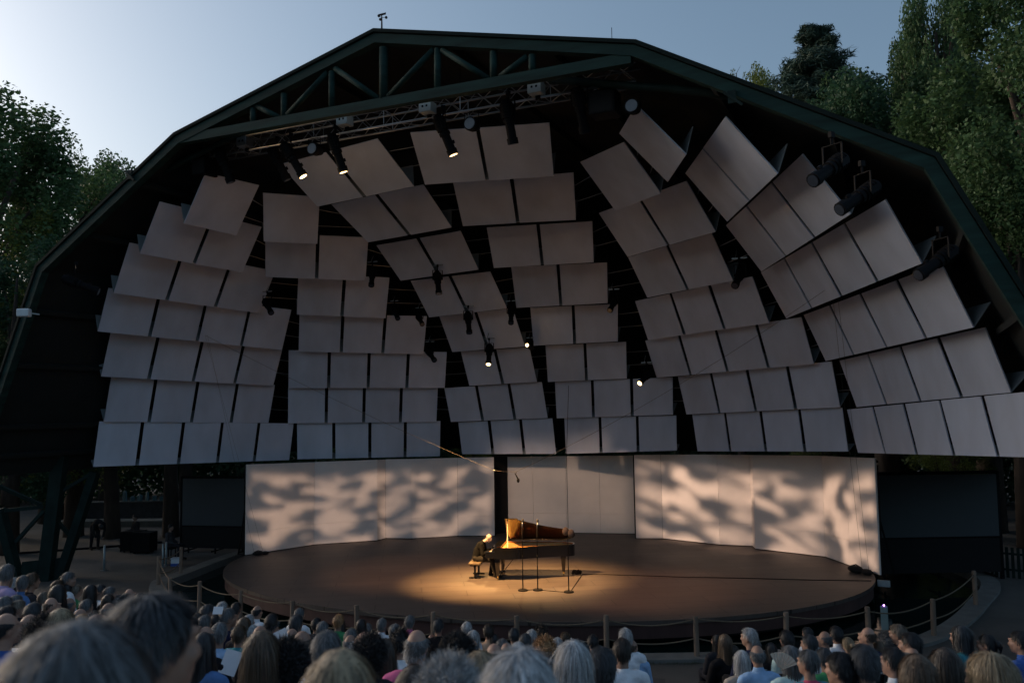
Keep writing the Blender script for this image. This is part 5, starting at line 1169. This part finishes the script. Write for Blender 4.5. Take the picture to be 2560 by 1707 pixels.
# stooping: hips high, trunk bent forward, arms hanging
Lg,Ft=limbs(.92,(.05,.5),-.02); T=[('e',(0,0,.95),(.17,.13,.13)),('c',(0,.03,1.0),(0,.28,1.12),.135,.14),('e',(0,.36,1.12),(.175,.15,.12)),('c',(-.13,.46,1.09),(.13,.46,1.09),.07,.07)]
N=[('c',(0,.48,1.07),(0,.60,1.0),.056,.054)]; A=[];Hn=[]
for s in(-1,1): A+=[('c',(s*.19,.44,1.07),(s*.22,.46,.80),.055,.045),('c',(s*.22,.46,.80),(s*.14,.52,.56),.043,.03)]; Hn+=hand((s*.14,.52,.56),(0,.2,-1),s)
g=onz((236,1373),GZ); hc=(0,.68,.95); Hd=headparts(hc,0,rad(-70)); worker((g[0],g[1],GZ),rad(-110),(T,N,A,Hn,Lg,Ft,Hd,hc,(rad(-70),0,0)),((.02,.02,.022),(.02,.02,.025)),'worker in dark clothes stooping forward in the left yard')
def seatw(px,rz,label,cl,arms=0):
    t,nk,ar,hd,lg,ft=seatedparts(0); up=lambda ps:[(p[0],(p[1][0],p[1][1],p[1][2]+.46),p[2]) if p[0]=='e' else (p[0],(p[1][0],p[1][1],p[1][2]+.46),(p[2][0],p[2][1],p[2][2]+.46),p[3],p[4]) for p in ps]
    g=onz(px,GZ); hc=(0,.03,.755+.46); worker((g[0],g[1],GZ),rz,(up(t),up(nk),up(ar),up(hd),up(lg),up(ft),headparts(hc,0),hc,(0,0,0)),cl,label)
    st=empty('stool',(g[0],g[1],GZ),rz,'plain dark stool under '+label,'stool'); MB().box((0,0,.435),(.38,.38,.04)).build('seat',M_BLACK,st)
    for sx in(-.15,.15):
        for sy in(-.15,.15): MB().box((sx,sy,.21),(.03,.03,.42)).build('leg',M_BLACK,st)
seatw((338,1366),rad(165),'the worker behind the flight cases',((.02,.02,.02),(.02,.02,.02)))
seatw((424,1399),rad(-75),'the worker seated by the left screen',((.05,.05,.055),(.02,.02,.025)))
for o in COL.objects:
    if o.parent is None and o.name.startswith('person') and o.get('label','').startswith('the worker'): o['label']=o['label'].replace('the worker','dark clothed worker')+(' in the yard' if 'screen' not in o['label'] else ', facing the stage')
# ------------------------------------------------------------------ right side: picket fence, pond jet post
pf=[onz((2492,1440),GZ),onz((2600,1452),GZ)]; A,B=V(pf[0]),V(pf[1]); d_=(B-A); L_=d_.length; fr=empty('picket_fence',tuple(A),math.atan2(d_.y,d_.x),'dark picket fence right of the large screen','fence')
for k in range(int(L_/.16)): MB().box((k*.16,0,.48),(.09,.025,.95)).build('picket',M_DKGREEN,fr)
for z in(.25,.75): MB().box((L_/2,.03,z),(L_,.03,.07)).build('rail',M_DKGREEN,fr)
g=atd((2212,1560),22.5); r=empty('pond_lamp',(g[0],g[1],-.65),0,'pale square post in the pond with a tiny violet lamp','pond lamp'); hz=over(g,(2210,1515))+.65
MB().box((0,0,hz/2),(.16,.16,hz)).build('post',mat('pale_post',(.16,.24,.25),.6),r,bevel=.01); MB().sphere((0,-.02,hz+.03),.02,8,6).build('bulb',mat('violet_led',(.4,.1,.8),.3,emit=(.55,.18,1),est=12),r)
g=onz((2205,1452),-.02); o=MB().box((0,0,0),(.34,.12,.18)).build('stage_edge_box',mat('grey_box',(.28,.33,.36),.5),None,False,.015); o.location=(g[0]+.05,g[1]-.12,-.06); tag(o,'small pale box fixed at the right edge of the stage','junction box')
g=atd((60,782),24.2); r=empty('roof_edge_lamp',tuple(g),.5,'small white floodlight fixed on the left roof edge','floodlight'); MB().box((0,0,0),(.3,.2,.2)).build('head',mat('white_plastic',(.6,.65,.68),.4),r,bevel=.03); MB().bar((.1,.05,0),(.32,.12,-.03),.03,.03).build('bracket',M_GREY,r)
# tufts of grass on the dirt by the kerb
m=MB(); Rg=random.Random(4)
for k in range(2600):
    t=Rg.random(); px=(1560+Rg.random()*190,1652+Rg.gauss(0,4)); q=onz(px,GZ); a=Rg.uniform(0,6.28); h=Rg.uniform(.02,.07); m.add([(q[0],q[1],GZ),(q[0]+.008*math.cos(a),q[1]+.008*math.sin(a),GZ),(q[0]+Rg.gauss(0,.02),q[1]+Rg.gauss(0,.02),GZ+h)],[(0,1,2)])
tag(m.build('grass',mat('grass_blades',(.06,.07,.03),.8,transl=.2)),'sparse dark grass along the kerb','grass',kind='stuff')
